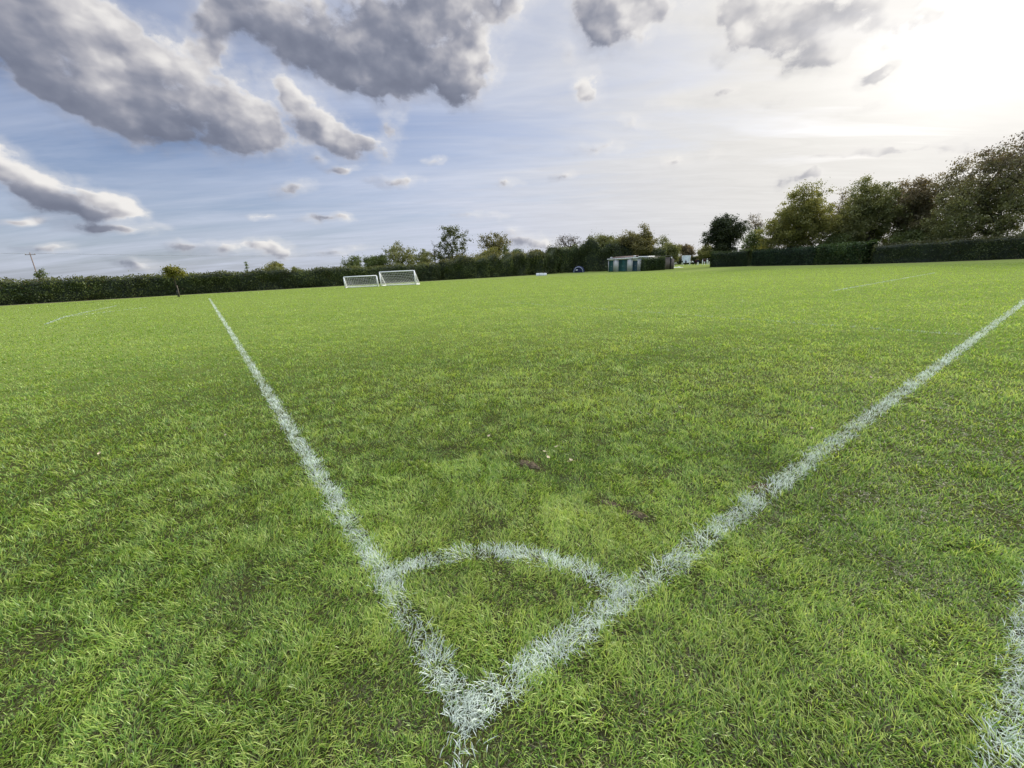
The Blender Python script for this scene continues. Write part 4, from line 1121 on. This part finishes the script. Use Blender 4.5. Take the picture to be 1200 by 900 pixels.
# ------------------------------------------------------------------ cricket corner: screen, cover sheet, people
ss = empty("sight_screen", (63.6, 152.5, 0), R(-22)); tag(ss, "pale white rectangular sight screen on legs in the gap between trees", "sight screen")
SCR = simple_mat("screen_white", (0.70, 0.78, 0.92), 0.6, 0.06, 1)
sp = MB()
for k in range(9): sp.box(-1.32, 1.32, -0.04, 0.02, 0.72 + k * 0.27, 0.72 + k * 0.27 + 0.255)
sp.build("panel", SCR, ss)
sf = MB()
for x in (-1.36, 1.36): sf.box(x - .05, x + .05, -.06, .06, 0.12, 3.2)
sf.box(-1.41, 1.41, -.06, .06, 3.16, 3.26); sf.build("frame", WHITE, ss)
for x in (-1.36, 1.36):
    lg = MB(); lg.tube((x, 0, 2.0), (x, 1.1, 0.12), 0.04); lg.tube((x, -0.9, 0.14), (x, 1.1, 0.14), 0.05); lg.build("leg", WHITE, ss)
    for y in (-.85, 1.05):
        wl = MB(); wl.tube((x - .06, y, .14), (x + .06, y, .14), .14, n=12); wl.build("wheel", simple_mat("rubber", (0.02, 0.02, 0.02), 0.8), ss)

cs = MB(); nx, ny = 22, 6
gr = [[(-1.9 + 3.8 * i / nx, -.55 + 1.1 * j / ny, 0.02 + 0.36 * float(fnoise(np.array([i * .31]), np.array([j * .6]), 1, 4, 3)[0]) * math.sin(math.pi * i / nx) ** .5 * math.sin(math.pi * (j + .5) / (ny + 1))) for j in range(ny + 1)] for i in range(nx + 1)]
for i in range(nx):
    for j in range(ny): cs.quad(gr[i][j], gr[i + 1][j], gr[i + 1][j + 1], gr[i][j + 1])
tag(cs.build("cover_sheet", simple_mat("sheet_white", (0.46, 0.50, 0.44), 0.6, 0.15, 2), None, (38.3, 97.0, 0.005), R(20), smooth=True), "rumpled pale cover sheet lying on the grass right of the hut", "sheet")

def person_mat(name, top, leg, head, hat=None, r_head=0.15, waist=0.92):
    m, nt = new_mat(name)
    tc = nt.node("ShaderNodeTexCoord"); ob = tc.outputs["Object"]
    z = nt.sep(ob)[2]
    c = nt.mix(nt.smooth(z, waist - .01, waist + .01), leg, top)
    c = nt.mix(nt.smooth(z, 0.06, 0.08, 1, 0), c, (0.5, 0.5, 0.5))
    c = nt.mix(nt.smooth(nt.vm("DISTANCE", ob, head), r_head, r_head + .02, 1, 0), c, (0.42, 0.27, 0.20))
    c = nt.mix(nt.smooth(nt.noise(ob, 9, 3), .3, .7, 0, .3), c, (0, 0, 0), "MULTIPLY") if False else c
    p = nt.node("ShaderNodeBsdfDiffuse"); nt.l.new(c, p.inputs[0]); finish(nt, p.outputs[0]); return m

def person(label, loc, rz, top, leg, pose, hair=(0.05, 0.035, 0.025), hat=False, group=None):
    """one continuous skinned body; joints per pose"""
    lean, sl, sr, al, ar = pose            # torso lean fwd (rad), left / right leg swing, arm angles fwd
    pel = Vector((0, 0, .93))
    def up(d, f=0.0): return pel + Vector((0, math.sin(lean) * d + f * math.cos(lean), math.cos(lean) * d - f * math.sin(lean)))
    chest, neck, hd0, hd1 = up(.32), up(.55), up(.64, .02), up(.76, .03)
    V = [pel, up(.16), chest, neck, hd0, hd1]; rad = [.15, .135, .155, .06, .085, .085]; Ed = [(0, 1), (1, 2), (2, 3), (3, 4), (4, 5)]
    def add(p, r, par): V.append(Vector(p)); rad.append(r); Ed.append((par, len(V) - 1)); return len(V) - 1
    for s, sw in ((-1, sl), (1, sr)):
        h = add(pel + Vector((s * .09, 0, -.06)), .095, 0)
        kn = add(pel + Vector((s * .11, .47 * math.sin(sw) + .03, -.06 - .42 * math.cos(sw))), .068, h)
        an = add(V[kn] + Vector((s * .01, .40 * math.sin(sw - .18), -.40 * math.cos(sw - .18))), .045, kn)
        V[an].z = .085
        add(V[an] + Vector((s * .02, .13, -.05)), .038, an)
    for s, sw in ((-1, al), (1, ar)):
        sh_ = add(up(.47) + Vector((s * .19, 0, 0)), .062, 2)
        el_ = add(V[sh_] + Vector((s * .06, .28 * math.sin(sw), -.28 * math.cos(sw))), .046, sh_)
        wr = add(V[el_] + Vector((-s * .02, .25 * math.sin(sw + .5), -.25 * math.cos(sw + .5))), .034, el_)
        hn = add(V[wr] + Vector((0, .08 * math.sin(sw + .6), -.08 * math.cos(sw + .6))), .036, wr)
        for q in range(4):
            add(V[hn] + Vector(((q - 1.5) * .019, .085 * math.sin(sw + .7), -.085 * math.cos(sw + .7))), .010, hn)
        add(V[hn] + Vector((-s * .045, .04, -.02)), .011, hn)
    me = bpy.data.meshes.new("person"); me.from_pydata([tuple(v) for v in V], Ed, [])
    o = link_mesh("person", me, person_mat("clothes", top, leg, tuple(hd1), waist=(.95 if lean < .4 else .9)), None, loc, rz)
    o.modifiers.new("Skin", "SKIN").use_smooth_shade = True
    for i, sv in enumerate(me.skin_vertices[0].data): sv.radius = (rad[i], rad[i]); sv.use_root = (i == 0)
    ss_ = o.modifiers.new("Subdivision", "SUBSURF"); ss_.levels = 1; ss_.render_levels = 2
    tag(o, label, "person", group)
    hm = MB(); cen = hd1 + Vector((0, -.012, .035)); rows = []
    for j in range(5):
        ph = math.pi / 2 * j / 4
        rows.append([cen + Vector((math.cos(2 * math.pi * k / 10) * .108 * math.cos(ph), math.sin(2 * math.pi * k / 10) * .118 * math.cos(ph), .115 * math.sin(ph) - .01)) for k in range(10)])
    for a_, b_ in zip(rows[:-1], rows[1:]):
        for k in range(10): hm.quad(a_[k], a_[(k + 1) % 10], b_[(k + 1) % 10], b_[k])
    if hat:
        br = [cen + Vector((math.cos(2 * math.pi * k / 10) * .20, math.sin(2 * math.pi * k / 10) * .20, -.02)) for k in range(10)]
        for k in range(10): hm.quad(rows[0][k], rows[0][(k + 1) % 10], br[(k + 1) % 10], br[k])
    hm.build("hat" if hat else "hair", simple_mat("hair", (0.75, 0.76, 0.76) if hat else hair, 0.8), o, smooth=True)
    return o

WHT = (0.84, 0.86, 0.86); NVY = (0.020, 0.024, 0.050); MAR = (0.06, 0.022, 0.035); BLK = (0.02, 0.02, 0.022)
GP = "people gathered by the white screen"
stand = (0.05, .05, -.05, .1, -.05); stand2 = (0.0, .12, -.15, .5, .3); walk = (.08, .45, -.35, -.4, .5); hips = (0.02, .08, -.08, .7, .7); bend = (1.25, .25, -.1, .35, .5)
person("person in white bending forward left of the white screen", (49.9, 128.0, 0), R(-80), WHT, WHT, bend, group=GP)
person("person in dark top and white trousers nearest the left edge of the screen", (55.6, 136.0, 0), R(20), BLK, WHT, walk, group=GP)
person("person in dark clothes standing before the middle of the white screen", (57.3, 137.5, 0), R(160), NVY, BLK, stand, group=GP)
person("person in white stepping in front of the right part of the screen", (58.0, 136.0, 0), R(100), WHT, WHT, walk, hat=True, group=GP)
person("person in white leaning over just right of the white screen", (56.9, 131.0, 0), R(70), WHT, BLK, (.8, .2, -.2, .3, .6), group=GP)
row = [
 ("person in maroon top, dark trousers, at left end of the row beside the dark hedge", MAR, BLK, stand, False),
 ("person in navy top, white trousers, second from left in the row beside the hedge", NVY, WHT, stand2, False),
 ("person in black top, white trousers, third from left in the row beside the hedge", BLK, WHT, hips, False),
 ("bareheaded person all in white in the row beside the dark hedge", WHT, WHT, stand, False),
 ("person in navy top and white sun hat, in the row beside the dark hedge", NVY, WHT, hips, True),
 ("person in maroon top, white trousers, third from right in the row beside the hedge", MAR, WHT, walk, False),
 ("person all in white with sun hat in the row beside the hedge", WHT, WHT, stand2, True),
 ("person in black top, white trousers, at right end of the row beside the hedge", BLK, WHT, stand, False),
]
for k, (lab, tp_, lg_, po, ht) in enumerate(row):
    t = k / 7
    person(lab, (56.2 + 3.35 * t + (k % 2) * .25, 127.6 - 1.2 * t + (k % 3) * .5, 0), R(150 + 31 * k), tp_, lg_, po, hat=ht, group=GP)

# ------------------------------------------------------------------ fallen leaves in the grass
lm = simple_mat("dry_leaf", (0.50, 0.42, 0.26), 0.7, 0.3, 30)
src = None
for k, (x, y) in enumerate([(0.25, 3.24), (0.27, 3.10), (0.43, 2.99), (0.45, 3.06), (2.69, 3.46), (3.72, 3.49), (-3.91, 3.62), (-0.24, 3.61), (3.51, 5.18), (4.53, 5.0), (0.36, 3.3), (-2.9, 3.9)]):
    if src is None:
        l = MB(); n = 8
        for i in range(n):
            x0, x1 = -0.022 + 0.044 * i / n, -0.022 + 0.044 * (i + 1) / n
            h0, h1 = 0.013 * math.sin(math.pi * i / n) ** .7, 0.013 * math.sin(math.pi * (i + 1) / n) ** .7
            zf = lambda t: 9 * t * t + 0.002 * math.sin(t * 200)
            l.quad((x0, -h0, zf(x0) + .004), (x1, -h1, zf(x1) + .004), (x1, 0, zf(x1)), (x0, 0, zf(x0)))
            l.quad((x0, 0, zf(x0)), (x1, 0, zf(x1)), (x1, h1, zf(x1) + .004), (x0, h0, zf(x0) + .004))
        l.tube((0.022, 0, .004), (0.038, 0.004, .010), 0.0012, n=4)
        src = l.build("fallen_leaf", lm, None, smooth=True); o = src
    else:
        o = src.copy(); COL.objects.link(o)
    o.location = (x, y, 0.034 + 0.01 * (k % 3)); o.rotation_euler = (0.3 * math.sin(k), 0.35 * math.cos(k * 2.1), k * 1.9)
    sc = 0.8 + 0.25 * ((k * 7) % 4) / 3; o.scale = (sc, sc, sc)
    tag(o, "small pale dry leaf lying curled in the short grass", "leaf", "fallen leaves")
